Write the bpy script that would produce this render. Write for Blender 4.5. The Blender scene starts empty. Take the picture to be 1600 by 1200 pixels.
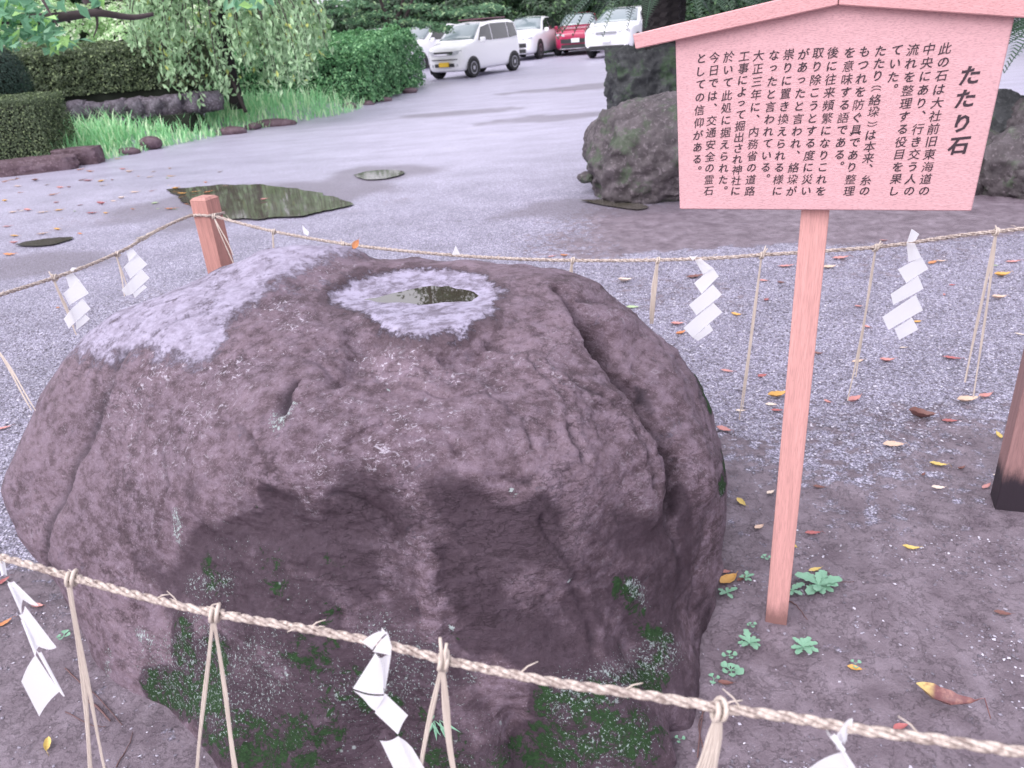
import bpy, math, random
import numpy as np
from mathutils import Vector, Matrix

# ------------------------------------------------------------------ camera, sky, sun
S = bpy.context.scene
COL = S.collection
CAM_H = 1.5
PITCH, ROLL, FOC = math.radians(25.2), math.radians(4.6), 1200.0     # focal length in photo pixels (1600 wide)
F = np.array([0, math.cos(PITCH), -math.sin(PITCH)])
_U0 = np.array([0, math.sin(PITCH), math.cos(PITCH)])
_R0 = np.array([1.0, 0, 0])
R = math.cos(ROLL) * _R0 - math.sin(ROLL) * _U0
U = math.sin(ROLL) * _R0 + math.cos(ROLL) * _U0
C = np.array([0, 0, CAM_H])
cam_d = bpy.data.cameras.new('camera')
cam = bpy.data.objects.new('camera', cam_d)
COL.objects.link(cam)
cam.matrix_world = Matrix(((R[0], U[0], -F[0], C[0]), (R[1], U[1], -F[1], C[1]), (R[2], U[2], -F[2], C[2]), (0, 0, 0, 1)))
cam_d.sensor_width = 36
cam_d.lens = 36 * FOC / 1600
cam_d.clip_start = 0.05
cam_d.clip_end = 500
cam_d.dof.use_dof = True
cam_d.dof.focus_distance = 1.75
cam_d.dof.aperture_fstop = 7.5
S.camera = cam

W = bpy.data.worlds.new('World')
S.world = W
W.use_nodes = True
nt = W.node_tree
bg = nt.nodes['Background']
sky = nt.nodes.new('ShaderNodeTexSky')
sky.sky_type = 'NISHITA'
sky.sun_disc = False
SUN_EL, SUN_AZ = math.radians(46), math.radians(-135)       # azimuth from +Y towards +X
sky.sun_elevation = SUN_EL
sky.sun_rotation = SUN_AZ
sky.dust_density = 6.0
sky.air_density = 1.0
sky.ozone_density = 2.0
hs = nt.nodes.new('ShaderNodeHueSaturation')
hs.inputs['Saturation'].default_value = 0.30
hs.inputs['Value'].default_value = 1.0
nt.links.new(sky.outputs[0], hs.inputs['Color'])
tn = nt.nodes.new('ShaderNodeMixRGB'); tn.blend_type = 'MULTIPLY'; tn.inputs[0].default_value = 1.0
tn.inputs[2].default_value = (0.98, 0.95, 1.06, 1)
nt.links.new(hs.outputs[0], tn.inputs[1])
oc = nt.nodes.new('ShaderNodeMixRGB'); oc.inputs[0].default_value = 0.62; oc.inputs[2].default_value = (7.6, 7.4, 8.1, 1)   # even cloud cover over the clear sky
nt.links.new(tn.outputs[0], oc.inputs[1])
nt.links.new(oc.outputs[0], bg.inputs[0])
bg.inputs[1].default_value = 0.15
sun_d = bpy.data.lights.new('sun', 'SUN')
sun_d.energy = 1.3
sun_d.angle = math.radians(60)
sun_d.color = (1.0, 0.97, 0.95)
sun = bpy.data.objects.new('sun', sun_d)
COL.objects.link(sun)
sd = Vector((math.sin(SUN_AZ) * math.cos(SUN_EL), math.cos(SUN_AZ) * math.cos(SUN_EL), math.sin(SUN_EL)))
sun.rotation_euler = sd.to_track_quat('Z', 'Y').to_euler()
vs = S.view_settings
vs.view_transform = 'Standard'
vs.look = 'None'
vs.gamma = 1
vs.exposure = 0.70
vs.use_curve_mapping = False
S.cycles.max_bounces = 6
S.cycles.use_denoising = True

# ------------------------------------------------------------------ where a point of the photo lies in the place
def ray(x, y): return F + (x - 800) / FOC * R - (y - 600) / FOC * U
def G(x, y, z=0.0):
    d = ray(x, y); return C + d * ((z - CAM_H) / d[2])
def PY(x, y, Y):
    d = ray(x, y); return C + d * (Y / d[1])
def proj(P):
    q = np.asarray(P, float) - C; return np.array([800 + FOC * (q @ R) / (q @ F), 600 - FOC * (q @ U) / (q @ F)])

# ------------------------------------------------------------------ helpers
rng = np.random.default_rng(7)
random.seed(7)
_perm = np.random.default_rng(3).permutation(256)
_perm = np.concatenate([_perm, _perm])
_gr = np.random.default_rng(4).normal(size=(256, 3)); _gr /= np.linalg.norm(_gr, axis=1)[:, None]
def pn(P):
    P = np.asarray(P, float); i = np.floor(P).astype(int); f = P - i; u = f * f * f * (f * (f * 6 - 15) + 10); i &= 255
    out = 0
    for dx in (0, 1):
        for dy in (0, 1):
            for dz in (0, 1):
                h = _perm[_perm[_perm[(i[:, 0] + dx) & 255] + ((i[:, 1] + dy) & 255)] + ((i[:, 2] + dz) & 255)]
                g = _gr[h]; d = f - np.array([dx, dy, dz])
                w = (u[:, 0] if dx else 1 - u[:, 0]) * (u[:, 1] if dy else 1 - u[:, 1]) * (u[:, 2] if dz else 1 - u[:, 2])
                out = out + w * (g * d).sum(1)
    return out * 1.5
def fbm(P, o=4, s=1.0, gain=.5, ridged=False):
    P = np.asarray(P, float) * s; a = 1; r = 0
    for k in range(o):
        n = pn(P + 17.3 * k)
        r = r + a * ((1 - 2 * np.abs(n)) if ridged else n); P = P * 2.03; a *= gain
    return r
def sm(e0, e1, x):
    t = np.clip((x - e0) / (e1 - e0), 0, 1); return t * t * (3 - 2 * t)

def tag(o, label=None, cat=None, group=None, kind=None):
    if label: o['label'] = label
    if cat: o['category'] = cat
    if group: o['group'] = group
    if kind: o['kind'] = kind
    return o
def empty(name, loc=(0, 0, 0), rz=0.0, parent=None):
    o = bpy.data.objects.new(name, None); COL.objects.link(o); o.location = loc; o.rotation_euler = (0, 0, rz); o.empty_display_size = .1
    if parent: o.parent = parent
    return o
def link(name, me, m=None, parent=None, loc=None):
    o = bpy.data.objects.new(name, me); COL.objects.link(o)
    if m is not None and not me.materials: me.materials.append(m)
    if parent is not None: o.parent = parent
    if loc is not None: o.location = loc
    return o
def arr(name, V, Fc, smooth=True, attrs=None, fattrs=None):
    """mesh from arrays; Fc is an (M,k) array"""
    V = np.asarray(V, np.float32); Fc = np.asarray(Fc, np.int32)
    me = bpy.data.meshes.new(name); me.vertices.add(len(V)); me.vertices.foreach_set('co', V.ravel())
    k = Fc.shape[1]; me.loops.add(Fc.size); me.loops.foreach_set('vertex_index', Fc.ravel())
    me.polygons.add(len(Fc)); me.polygons.foreach_set('loop_start', np.arange(0, Fc.size, k, dtype=np.int32))
    me.polygons.foreach_set('loop_total', np.full(len(Fc), k, np.int32))
    me.update(calc_edges=True)
    if smooth: me.shade_smooth()
    else: me.shade_flat()
    for n, a in (attrs or {}).items():
        at = me.attributes.new(n, 'FLOAT', 'POINT'); at.data.foreach_set('value', np.asarray(a, np.float32))
    for n, a in (fattrs or {}).items():
        at = me.attributes.new(n, 'FLOAT', 'FACE'); at.data.foreach_set('value', np.asarray(a, np.float32))
    return me
class MB:
    """collects mixed polygons into one mesh"""
    def __init__(s): s.v = []; s.f = []
    def add(s, V, Fs):
        b = len(s.v); s.v += [tuple(map(float, p)) for p in V]; s.f += [tuple(b + i for i in f) for f in Fs]; return s
    def box(s, lo, hi, M=None):
        x0, y0, z0 = lo; x1, y1, z1 = hi
        V = [(x0, y0, z0), (x1, y0, z0), (x1, y1, z0), (x0, y1, z0), (x0, y0, z1), (x1, y0, z1), (x1, y1, z1), (x0, y1, z1)]
        if M is not None: V = [M(np.array(p)) for p in V]
        return s.add(V, [(0, 3, 2, 1), (4, 5, 6, 7), (0, 1, 5, 4), (1, 2, 6, 5), (2, 3, 7, 6), (3, 0, 4, 7)])
    def tube(s, pts, rad, n=8, caps=True):
        pts = [np.asarray(p, float) for p in pts]; rad = [rad] * len(pts) if np.isscalar(rad) else rad
        up = np.array([0.13, 0.21, 1.0]); V = []; prev = None
        for i, p in enumerate(pts):
            t = pts[min(i + 1, len(pts) - 1)] - pts[max(i - 1, 0)]; t = t / (np.linalg.norm(t) + 1e-12)
            a = np.cross(t, up) if prev is None else prev - t * (prev @ t)
            if np.linalg.norm(a) < 1e-6: a = np.cross(t, [1, 0, 0])
            a /= np.linalg.norm(a); prev = a; b = np.cross(t, a)
            for k in range(n):
                q = 2 * math.pi * k / n; V.append(p + rad[i] * (math.cos(q) * a + math.sin(q) * b))
        Fs = [(i * n + k, i * n + (k + 1) % n, (i + 1) * n + (k + 1) % n, (i + 1) * n + k) for i in range(len(pts) - 1) for k in range(n)]
        if caps: Fs += [tuple(range(n - 1, -1, -1)), tuple((len(pts) - 1) * n + k for k in range(n))]
        return s.add(V, Fs)
    def build(s, name, m, parent=None, smooth=False, loc=None, bevel=0, seg=2):
        me = bpy.data.meshes.new(name); me.from_pydata(s.v, [], s.f); me.update()
        if smooth: me.shade_smooth()
        o = link(name, me, m, parent, loc)
        if bevel:
            b = o.modifiers.new('bevel', 'BEVEL'); b.width = bevel; b.segments = seg; b.limit_method = 'ANGLE'; me.shade_smooth(); b.harden_normals = True
        return o
def smooth_line(pts, n):
    """Catmull-Rom through pts, n steps per span"""
    P = [np.asarray(p, float) for p in pts]; P = [2 * P[0] - P[1]] + P + [2 * P[-1] - P[-2]]; out = []
    for i in range(1, len(P) - 2):
        for k in range(n):
            t = k / n; a, b, c, d = P[i - 1:i + 3]
            out.append(.5 * ((2 * b) + (c - a) * t + (2 * a - 5 * b + 4 * c - d) * t * t + (3 * b - a - 3 * c + d) * t ** 3))
    out.append(P[-2]); return out

# ------------------------------------------------------------------ materials
class NM:
    """small node-material builder"""
    def __init__(s, name):
        s.m = bpy.data.materials.new(name); s.m.use_nodes = True; s.t = s.m.node_tree; s.b = s.t.nodes['Principled BSDF']
        s.co = s.t.nodes.new('ShaderNodeTexCoord').outputs['Object']
    def n(s, ty, **kw):
        x = s.t.nodes.new('ShaderNode' + ty)
        for k, v in kw.items(): setattr(x, k, v)
        return x
    def put(s, sock, v):
        if isinstance(v, bpy.types.NodeSocket): s.t.links.new(v, sock)
        elif isinstance(v, (tuple, list)): sock.default_value = tuple(v) + ((1,) if len(v) == 3 and sock.type == 'RGBA' else ())
        elif sock.type == 'RGBA': sock.default_value = (v, v, v, 1)
        else: sock.default_value = v
    def noise(s, scale, detail=4, rough=.55, vec=None, dist=0.0):
        x = s.n('TexNoise'); x.inputs['Scale'].default_value = scale; x.inputs['Detail'].default_value = detail
        x.inputs['Roughness'].default_value = rough; x.inputs['Distortion'].default_value = dist; s.put(x.inputs['Vector'], vec or s.co); return x.outputs['Fac']
    def vor(s, scale, vec=None, out='Distance', feature='F1', rnd=1.0):
        x = s.n('TexVoronoi', feature=feature); x.inputs['Scale'].default_value = scale; x.inputs['Randomness'].default_value = rnd
        s.put(x.inputs['Vector'], vec or s.co); return x.outputs[out]
    def scale(s, v, vec=None):
        x = s.n('Mapping'); x.inputs['Scale'].default_value = v; s.put(x.inputs['Vector'], vec or s.co); return x.outputs[0]
    def ramp(s, fac, stops, interp='LINEAR'):
        x = s.n('ValToRGB'); r = x.color_ramp; r.interpolation = interp
        while len(r.elements) < len(stops): r.elements.new(.5)
        for e, (p, c) in zip(r.elements, stops): e.position = p; e.color = (tuple(c) + (1,)) if isinstance(c, (tuple, list)) else (c, c, c, 1)
        s.put(x.inputs[0], fac); return x.outputs[0]
    def rng(s, v, a, b, c=0.0, d=1.0):
        x = s.n('MapRange'); x.interpolation_type = 'SMOOTHSTEP'
        for i, q in enumerate((v, a, b, c, d)): s.put(x.inputs[i], q)
        return x.outputs[0]
    def mix(s, fac, a, b, mode='MIX'):
        x = s.n('MixRGB', blend_type=mode); s.put(x.inputs[0], fac); s.put(x.inputs[1], a); s.put(x.inputs[2], b); return x.outputs[0]
    def math(s, op, a, b=0.0, c=None):
        x = s.n('Math', operation=op); s.put(x.inputs[0], a); s.put(x.inputs[1], b)
        if c is not None: s.put(x.inputs[2], c)
        return x.outputs[0]
    def attr(s, name, out='Fac'):
        x = s.n('Attribute'); x.attribute_name = name; return x.outputs[out]
    def sep(s, v=None):
        x = s.n('SeparateXYZ'); s.put(x.inputs[0], v or s.co); return x.outputs
    def bump(s, h, dist=.01, strength=1.0, normal=None):
        x = s.n('Bump'); x.inputs['Distance'].default_value = dist; x.inputs['Strength'].default_value = strength; s.put(x.inputs['Height'], h)
        if normal is not None: s.put(x.inputs['Normal'], normal)
        return x.outputs[0]
    def out(s, color=None, rough=None, normal=None, **kw):
        if color is not None: s.put(s.b.inputs['Base Color'], color)
        if rough is not None: s.put(s.b.inputs['Roughness'], rough)
        if normal is not None: s.put(s.b.inputs['Normal'], normal)
        for k, v in kw.items(): s.put(s.b.inputs[k.replace('_', ' ')], v)
        return s.m
def plain(name, c, rough=.5, var=.15, scale=20, **kw):
    q = NM(name); n = q.noise(scale, 3); col = q.mix(n, tuple(x * (1 - var) for x in c), tuple(min(1, x * (1 + var)) for x in c))
    return q.out(col, rough, **kw)
def leafmat(name, dark, light, extra=None, frac=0.0, rough=.45, trans=.25):
    """per-leaf colour from the face attribute rnd"""
    q = NM(name); r = q.attr('rnd'); n = q.noise(1.3, 3)
    v = q.math('ADD', q.math('MULTIPLY', r, .7), q.math('MULTIPLY', n, .3))
    c = q.mix(v, dark, light)
    if extra: c = q.mix(q.math('GREATER_THAN', r, 1 - frac), c, extra)
    tr = q.n('BsdfTranslucent'); q.put(tr.inputs[0], c); mx = q.n('MixShader'); mx.inputs[0].default_value = trans
    q.out(c, rough); q.t.links.new(q.b.outputs[0], mx.inputs[1]); q.t.links.new(tr.outputs[0], mx.inputs[2])
    q.t.links.new(mx.outputs[0], q.t.nodes['Material Output'].inputs[0]); return q.m

M = {}
def mk_mats():
    q = NM('mud_and_gravel'); X, Y, Z = q.sep()
    zone = q.attr('mud'); pale = q.attr('pale')
    # stones of the gravel
    va = q.n('TexVoronoi'); va.inputs['Scale'].default_value = 130; q.put(va.inputs['Vector'], q.co)
    vb = q.n('TexVoronoi'); vb.inputs['Scale'].default_value = 62; q.put(vb.inputs['Vector'], q.co)
    ca = q.ramp(q.sep(va.outputs['Color'])[0], [(0, (.19, .175, .22)), (.3, (.32, .295, .405)), (.7, (.45, .425, .57)), (.95, (.64, .62, .76))])
    cb = q.ramp(q.sep(vb.outputs['Color'])[1], [(0, (.21, .195, .25)), (.5, (.38, .355, .475)), (1, (.60, .58, .72))])
    gap = q.rng(va.outputs['Distance'], .62, .30, .45, 1)
    patch = q.noise(2.2, 4)
    grav = q.mix(q.rng(q.noise(24, 2), .46, .6), ca, cb)
    grav = q.mix(1.0, grav, gap, 'MULTIPLY')
    grav = q.mix(1.0, grav, q.ramp(patch, [(.3, .80), (.7, 1.12)]), 'MULTIPLY')
    mudc = q.ramp(q.noise(9, 6, .65), [(.3, (.118, .088, .112)), (.5, (.185, .147, .178)), (.72, (.27, .222, .268))])
    speck = q.rng(q.vor(170), .16, .10)
    speck = q.math('MULTIPLY', speck, q.rng(q.noise(11, 3), .48, .62))
    mudc = q.mix(speck, mudc, (.36, .34, .40))
    mm = q.rng(q.math('ADD', zone, q.math('MULTIPLY', q.math('SUBTRACT', q.noise(16, 8, .75), .5), 2.6)), .36, .64)
    col = q.mix(mm, grav, mudc)
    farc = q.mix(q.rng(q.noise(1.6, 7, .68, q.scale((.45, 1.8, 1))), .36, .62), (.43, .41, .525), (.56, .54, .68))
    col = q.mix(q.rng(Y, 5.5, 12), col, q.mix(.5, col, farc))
    col = q.mix(q.math('MULTIPLY', pale, .62), col, (.13, .11, .135))
    bm = q.mix(mm, q.math('ADD', q.math('MULTIPLY', q.math('SUBTRACT', 1, va.outputs['Distance']), .7), q.math('MULTIPLY', q.math('SUBTRACT', 1, vb.outputs['Distance']), .8)),
               q.math('ADD', q.math('ADD', q.math('MULTIPLY', q.noise(30, 9, .74), 1.5), q.math('MULTIPLY', q.rng(q.math('ABSOLUTE', q.math('SUBTRACT', q.noise(13, 7, .7), .5)), .0, .012), .25)), q.math('MULTIPLY', speck, .35)))
    fade = q.rng(Y, 3.0, 9, .009, .002)
    bn = q.n('Bump'); q.put(bn.inputs['Height'], bm); q.put(bn.inputs['Distance'], fade); bn.inputs['Strength'].default_value = .9
    rough = q.mix(mm, q.rng(Y, 4, 12, .6, .42), q.ramp(q.noise(6, 3), [(.35, .32), (.65, .6)]))
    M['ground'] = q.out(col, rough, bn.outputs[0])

    q = NM('weathered_boulder_stone')
    dark, moss, pale, basin, crack = (q.attr(a) for a in ('dark', 'moss', 'pale', 'basin', 'crack'))
    st = q.scale((1, 1, 1.6))
    n1 = q.noise(3.2, 7, .62, dist=.4); n2 = q.noise(21, 10, .74, q.scale((1, 1, 1.9)), dist=.15); n3 = q.noise(95, 6, .72)
    base = q.ramp(n1, [(.32, (.062, .040, .050)), (.5, (.122, .083, .103)), (.68, (.200, .145, .176))])
    base = q.mix(q.rng(n2, .40, .66, 0, .75), base, (.225, .170, .218))
    base = q.mix(q.rng(n2, .50, .36, 0, .6), base, (.060, .040, .050))
    # fine mineral grain, light and dark
    g1 = q.noise(210, 5, .72); base = q.mix(q.rng(g1, .58, .66, 0, .55), base, (.36, .30, .36)); base = q.mix(q.rng(g1, .42, .34, 0, .6), base, (.03, .018, .024))
    # pale crusty flecks
    fl = q.math('MULTIPLY', q.rng(q.noise(40, 9, .8, q.scale((1, 1, 1.8)), dist=1.4), .55, .60), q.rng(q.noise(6, 5, .65), .44, .60))
    base = q.mix(q.math('MULTIPLY', fl, q.math('ADD', q.math('MULTIPLY', q.attr('fleck'), .75), .25)), base, (.50, .46, .54))
    pm = q.rng(q.math('ADD', pale, q.math('MULTIPLY', q.math('SUBTRACT', q.noise(15, 10, .82), .5), 3.4)), .30, .80)  # sky glare on the upper left, painted as paler stone
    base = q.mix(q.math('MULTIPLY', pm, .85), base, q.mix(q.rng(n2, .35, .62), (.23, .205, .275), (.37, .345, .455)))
    bs = q.rng(q.math('ADD', basin, q.math('MULTIPLY', q.math('SUBTRACT', q.noise(28, 9, .8), .5), 1.9)), .38, .64)
    base = q.mix(q.math('MULTIPLY', bs, .88), base, q.mix(q.rng(n2, .38, .60), (.15, .13, .175), (.36, .335, .45)))
    ring = q.math('MULTIPLY', q.rng(q.math('ADD', basin, q.math('MULTIPLY', q.math('SUBTRACT', q.noise(18, 7, .7), .5), 1.2)), .02, .25, 0, .55), q.math('SUBTRACT', 1.0, bs))
    base = q.mix(ring, base, (.045, .028, .034))
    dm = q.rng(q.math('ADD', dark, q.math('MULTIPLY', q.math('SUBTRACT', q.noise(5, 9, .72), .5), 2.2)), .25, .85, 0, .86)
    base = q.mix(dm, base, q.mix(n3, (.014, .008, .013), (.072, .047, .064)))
    vn = q.math('ABSOLUTE', q.math('SUBTRACT', q.noise(4.2, 8, .6, q.scale((1, 1, 2.6)), dist=.15), .5)); vn2 = q.math('ABSOLUTE', q.math('SUBTRACT', q.noise(13, 7, .6, q.scale((1, 1, 2.2)), dist=.2), .47))
    vein = q.math('MULTIPLY', q.math('MAXIMUM', q.rng(vn, .010, .0), q.rng(vn2, .014, .0)), q.rng(q.noise(2.7, 3), .42, .58))
    base = q.mix(q.math('MULTIPLY', vein, .38), base, (.035, .024, .030))
    base = q.mix(crack, base, (.022, .016, .024))
    # moss in broken cushions
    mo = q.math('ADD', moss, q.math('MULTIPLY', q.math('SUBTRACT', q.noise(26, 9, .82, dist=.5), .5), 3.0))
    mo = q.rng(mo, .50, .66)
    base = q.mix(q.math('MULTIPLY', mo, .93), base, q.mix(q.noise(120, 3), (.005, .014, .007), (.032, .085, .026)))
    # lichen dots, thick where the lichen attribute says so
    li = q.attr('lichen'); d1 = q.n('TexVoronoi'); d1.inputs['Scale'].default_value = 70; q.put(d1.inputs['Vector'], q.co)
    d2 = q.n('TexVoronoi'); d2.inputs['Scale'].default_value = 210; q.put(d2.inputs['Vector'], q.co)
    sel1 = q.math('LESS_THAN', q.sep(d1.outputs['Color'])[0], q.math('MULTIPLY', li, .16)); sel2 = q.math('LESS_THAN', q.sep(d2.outputs['Color'])[0], q.math('MULTIPLY', li, .9))
    l1 = q.math('MULTIPLY', sel1, q.rng(q.math('ADD', d1.outputs['Distance'], q.math('MULTIPLY', n3, .35)), q.math('ADD', q.math('MULTIPLY', q.sep(d1.outputs['Color'])[1], .42), .24), q.math('MULTIPLY', q.sep(d1.outputs['Color'])[1], .42)))
    l2 = q.math('MULTIPLY', sel2, q.rng(q.math('ADD', d2.outputs['Distance'], q.math('MULTIPLY', n3, .3)), .50, .40))
    c1 = q.math('ADD', q.noise(60, 9, .8), q.math('MULTIPLY', li, .15)); c2 = q.math('ADD', q.noise(170, 6, .75), q.math('MULTIPLY', li, .17))
    lich = q.math('MULTIPLY', q.math('MAXIMUM', q.rng(c1, .655, .685), q.rng(c2, .645, .675)), q.rng(li, .02, .12))
    lich = q.math('MAXIMUM', lich, q.math('MULTIPLY', l1, .55))
    base = q.mix(q.math('MULTIPLY', lich, .85), base, (.40, .47, .47))
    bu = q.math('ADD', q.math('ADD', q.math('MULTIPLY', n2, 1.0), q.math('ADD', q.math('MULTIPLY', n3, .34), q.math('MULTIPLY', g1, .16))), q.math('MULTIPLY', q.math('ADD', mo, lich), .09)); bu = q.math('SUBTRACT', bu, q.math('MULTIPLY', vein, .16))
    bu = q.math('MULTIPLY', bu, q.math('SUBTRACT', 1.0, q.math('MULTIPLY', q.math('MAXIMUM', bs, q.math('MULTIPLY', pm, .8)), .75)))
    nb = q.bump(bu, .0080, .9)
    rough = q.mix(q.math('MAXIMUM', mo, lich), q.ramp(n2, [(.3, .50), (.7, .70)]), .9)
    rough = q.mix(bs, rough, .5)
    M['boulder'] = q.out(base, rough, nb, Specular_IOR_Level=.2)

    def rockmat(name, a, b, c, green=0.0):
        q = NM(name); n = q.noise(5, 8, .65); m = q.noise(28, 7, .7)
        col = q.ramp(n, [(.3, a), (.5, b), (.72, c)]); col = q.mix(q.rng(m, .52, .66, 0, .6), col, tuple(x * 1.7 for x in c))
        if green: col = q.mix(q.math('MULTIPLY', q.rng(q.noise(3.3, 6, .7), .50, .62), green), col, (.035, .09, .025))
        return q.out(col, .7, q.bump(q.math('ADD', n, q.math('MULTIPLY', m, .5)), .03, .9))
    M['rock'] = rockmat('mottled_garden_rock', (.030, .024, .028), (.070, .058, .064), (.135, .115, .128), .45)
    M['darkrock'] = rockmat('dark_mossy_rock', (.010, .012, .014), (.026, .028, .032), (.055, .058, .062), .5)
    M['kerbrock'] = rockmat('brown_kerb_stone', (.055, .030, .038), (.10, .060, .075), (.17, .12, .145))
    M['lavarock'] = rockmat('wall_stone', (.03, .022, .032), (.085, .07, .09), (.22, .20, .24))

    def wood(name, c, sc, var=.10, dirt_shade=False, rough=.6):
        q = NM(name); v = q.scale(sc); n = q.noise(3, 5, .6, v, .3); n2 = q.noise(14, 3, .5, v)
        col = q.mix(q.ramp(n, [(.3, 0), (.7, 1)]), tuple(x * (1 - var) for x in c), tuple(min(1, x * (1 + var)) for x in c))
        col = q.mix(q.rng(q.noise(1.1, 4, .6, v), .5, .7, 0, .35), col, tuple(min(1, x * 1.18) for x in c)); col = q.mix(q.rng(n2, .50, .64, 0, .6), col, tuple(x * .72 for x in c))
        X, Y, Z = q.sep()
        if dirt_shade:
            lo, hi, dc = dirt_shade
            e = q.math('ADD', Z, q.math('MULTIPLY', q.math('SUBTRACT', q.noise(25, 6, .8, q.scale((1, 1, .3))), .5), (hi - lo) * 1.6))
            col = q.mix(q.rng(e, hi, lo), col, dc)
        col = q.mix(q.rng(q.vor(26), .035, .02, 0, .4), col, tuple(x * .35 for x in c))
        return q.out(col, rough, q.bump(n2, .002, .5))
    M['board'] = wood('pink_stained_board', (.60, .345, .370), (1.2, 30, 40), .05)
    M['roofwood'] = wood('pink_stained_roof_plank', (.60, .315, .325), (3, 30, 40), .07)
    M['signpost'] = wood('salmon_stained_post', (.60, .315, .295), (50, 50, 2.0), .13, (.0, .075, (.24, .125, .115)))  # dark foot band: contact shadow painted into the wood
    M['postwood'] = wood('reddish_cedar_post', (.44, .215, .185), (40, 40, 1.6), .26)
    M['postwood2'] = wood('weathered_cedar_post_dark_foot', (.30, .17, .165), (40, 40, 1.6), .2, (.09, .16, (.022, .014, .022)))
    M['endgrain'] = plain('post_end_grain', (.30, .15, .15), .7, .3, 60)
    M['ink'] = plain('black_ink', (.035, .018, .028), .5)
    q = NM('pale_straw_rope'); n = q.noise(160, 4, .6); col = q.mix(q.rng(n, .3, .7), (.22, .165, .15), (.60, .52, .47))
    M['rope'] = q.out(col, .75, q.bump(q.noise(300, 3), .002, .8))
    q = NM('dry_straw'); n = q.noise(5, 4, .6, q.scale((60, 60, 3))); col = q.mix(n, (.36, .29, .25), (.72, .64, .57)); M['straw'] = q.out(col, .6, q.bump(n, .001, .8))
    q = NM('white_folded_paper'); q.b.inputs['Subsurface Weight'].default_value = 0
    tr = q.n('BsdfTranslucent'); q.put(tr.inputs[0], (.92, .92, .95)); mx = q.n('MixShader'); mx.inputs[0].default_value = .5
    q.out(q.mix(q.noise(18, 3), (.88, .88, .92), (.92, .92, .95)), .6, q.bump(q.noise(14, 3), .004, .3)); q.t.links.new(q.b.outputs[0], mx.inputs[1]); q.t.links.new(tr.outputs[0], mx.inputs[2])
    q.t.links.new(mx.outputs[0], q.t.nodes['Material Output'].inputs[0]); M['paper'] = q.m
    q = NM('still_rainwater'); M['water'] = q.out(q.mix(q.noise(3, 3), (.06, .052, .04), (.04, .036, .028)), .012, q.bump(q.noise(5, 2), .0003, .5), IOR=2.2)
    q = NM('murky_puddle_water'); M['puddle'] = q.out(q.mix(q.rng(q.noise(3.5, 7, .7), .40, .62), (.075, .068, .055), (.10, .088, .082)), .05, q.bump(q.noise(6, 2), .0004, .5), IOR=1.45)
    q = NM('mossy_wet_patch'); M['mosspatch'] = q.out(q.mix(q.rng(q.noise(9, 6, .7), .4, .6), (.10, .10, .085), (.12, .24, .06)), .5)
    # foliage
    M['hedge'] = leafmat('clipped_hedge_leaves', (.06, .19, .08), (.21, .46, .22), (.36, .66, .33), .28)
    M['hedge2'] = leafmat('small_leaf_hedge', (.055, .085, .045), (.18, .24, .13), (.28, .36, .18), .18)
    M['shrub'] = leafmat('dark_round_shrub_leaves', (.012, .034, .026), (.05, .10, .075))
    M['grassleaf'] = leafmat('long_grass_blades', (.24, .56, .25), (.50, .92, .52), (.74, .95, .62), .3, .5, .35)
    M['bright'] = leafmat('bright_shrub_leaves', (.30, .52, .22), (.62, .84, .48), (.88, .94, .76), .25, .5, .35)
    M['weep'] = leafmat('weeping_tree_leaves', (.19, .35, .17), (.54, .74, .46), (.60, .66, .20), .03, .4, .35)
    M['broad'] = leafmat('broad_green_leaves', (.08, .24, .13), (.26, .52, .30), (.35, .62, .20), .2, .4, .3)
    M['wood'] = leafmat('wood_crown_leaves', (.008, .026, .012), (.04, .095, .04), (.10, .20, .07), .08, .5, .15)
    M['mid'] = leafmat('layered_tree_leaves', (.05, .13, .065), (.17, .33, .17), (.34, .50, .26), .15, .5, .3)
    M['frond'] = leafmat('cycad_leaflets', (.012, .045, .022), (.06, .13, .06), (.20, .22, .05), .08, .35, .1)
    q = NM('weed_leaf'); M['weed'] = q.out(q.mix(q.noise(45, 4), (.13, .29, .19), (.24, .44, .31)), .5, q.bump(q.noise(60, 2), .002, .5))
    M['bark'] = plain('grey_brown_bark', (.050, .036, .038), .85, .5, 14)
    M['darkbark'] = plain('dark_bark', (.018, .014, .016), .85, .5, 14)
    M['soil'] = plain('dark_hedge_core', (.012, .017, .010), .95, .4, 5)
    # cars
    M['white'] = plain('white_car_paint', (.90, .90, .93), .25, .02, Coat_Weight=.6)
    M['red'] = plain('crimson_car_paint', (.42, .012, .075), .22, .05, Coat_Weight=.8)
    M['glass'] = plain('tinted_car_glass', (.018, .020, .022), .06, .1, Coat_Weight=1.0)
    M['screen'] = plain('windscreen_glass', (.20, .25, .27), .06, .1, Coat_Weight=1.0)  # sky reflection put into this paler glass colour
    M['tyre'] = plain('tyre_rubber', (.02, .02, .022), .8)
    M['alloy'] = plain('alloy_wheel', (.50, .50, .54), .3, Metallic=.7)
    M['trim'] = plain('black_plastic_trim', (.03, .03, .033), .5)
    M['chrome'] = plain('chrome_trim', (.7, .7, .74), .18, Metallic=.9)
    M['lamp'] = plain('headlight_lens', (.55, .56, .60), .1, .3, 12, Coat_Weight=1.0)
    M['plateyellow'] = plain('yellow_number_plate', (.80, .52, .04), .5)
    M['platewhite'] = plain('white_number_plate', (.80, .80, .82), .5)
    M['maroon'] = plain('maroon_roof_gear', (.10, .03, .05), .4)
    cols = dict(orange=(.54, .22, .09), pink=(.50, .235, .22), red=(.36, .11, .11), yellow=(.58, .44, .14), pale=(.60, .44, .34), brown=(.17, .075, .065), gold=(.58, .33, .09), green=(.36, .46, .27), cream=(.66, .56, .48))
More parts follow.
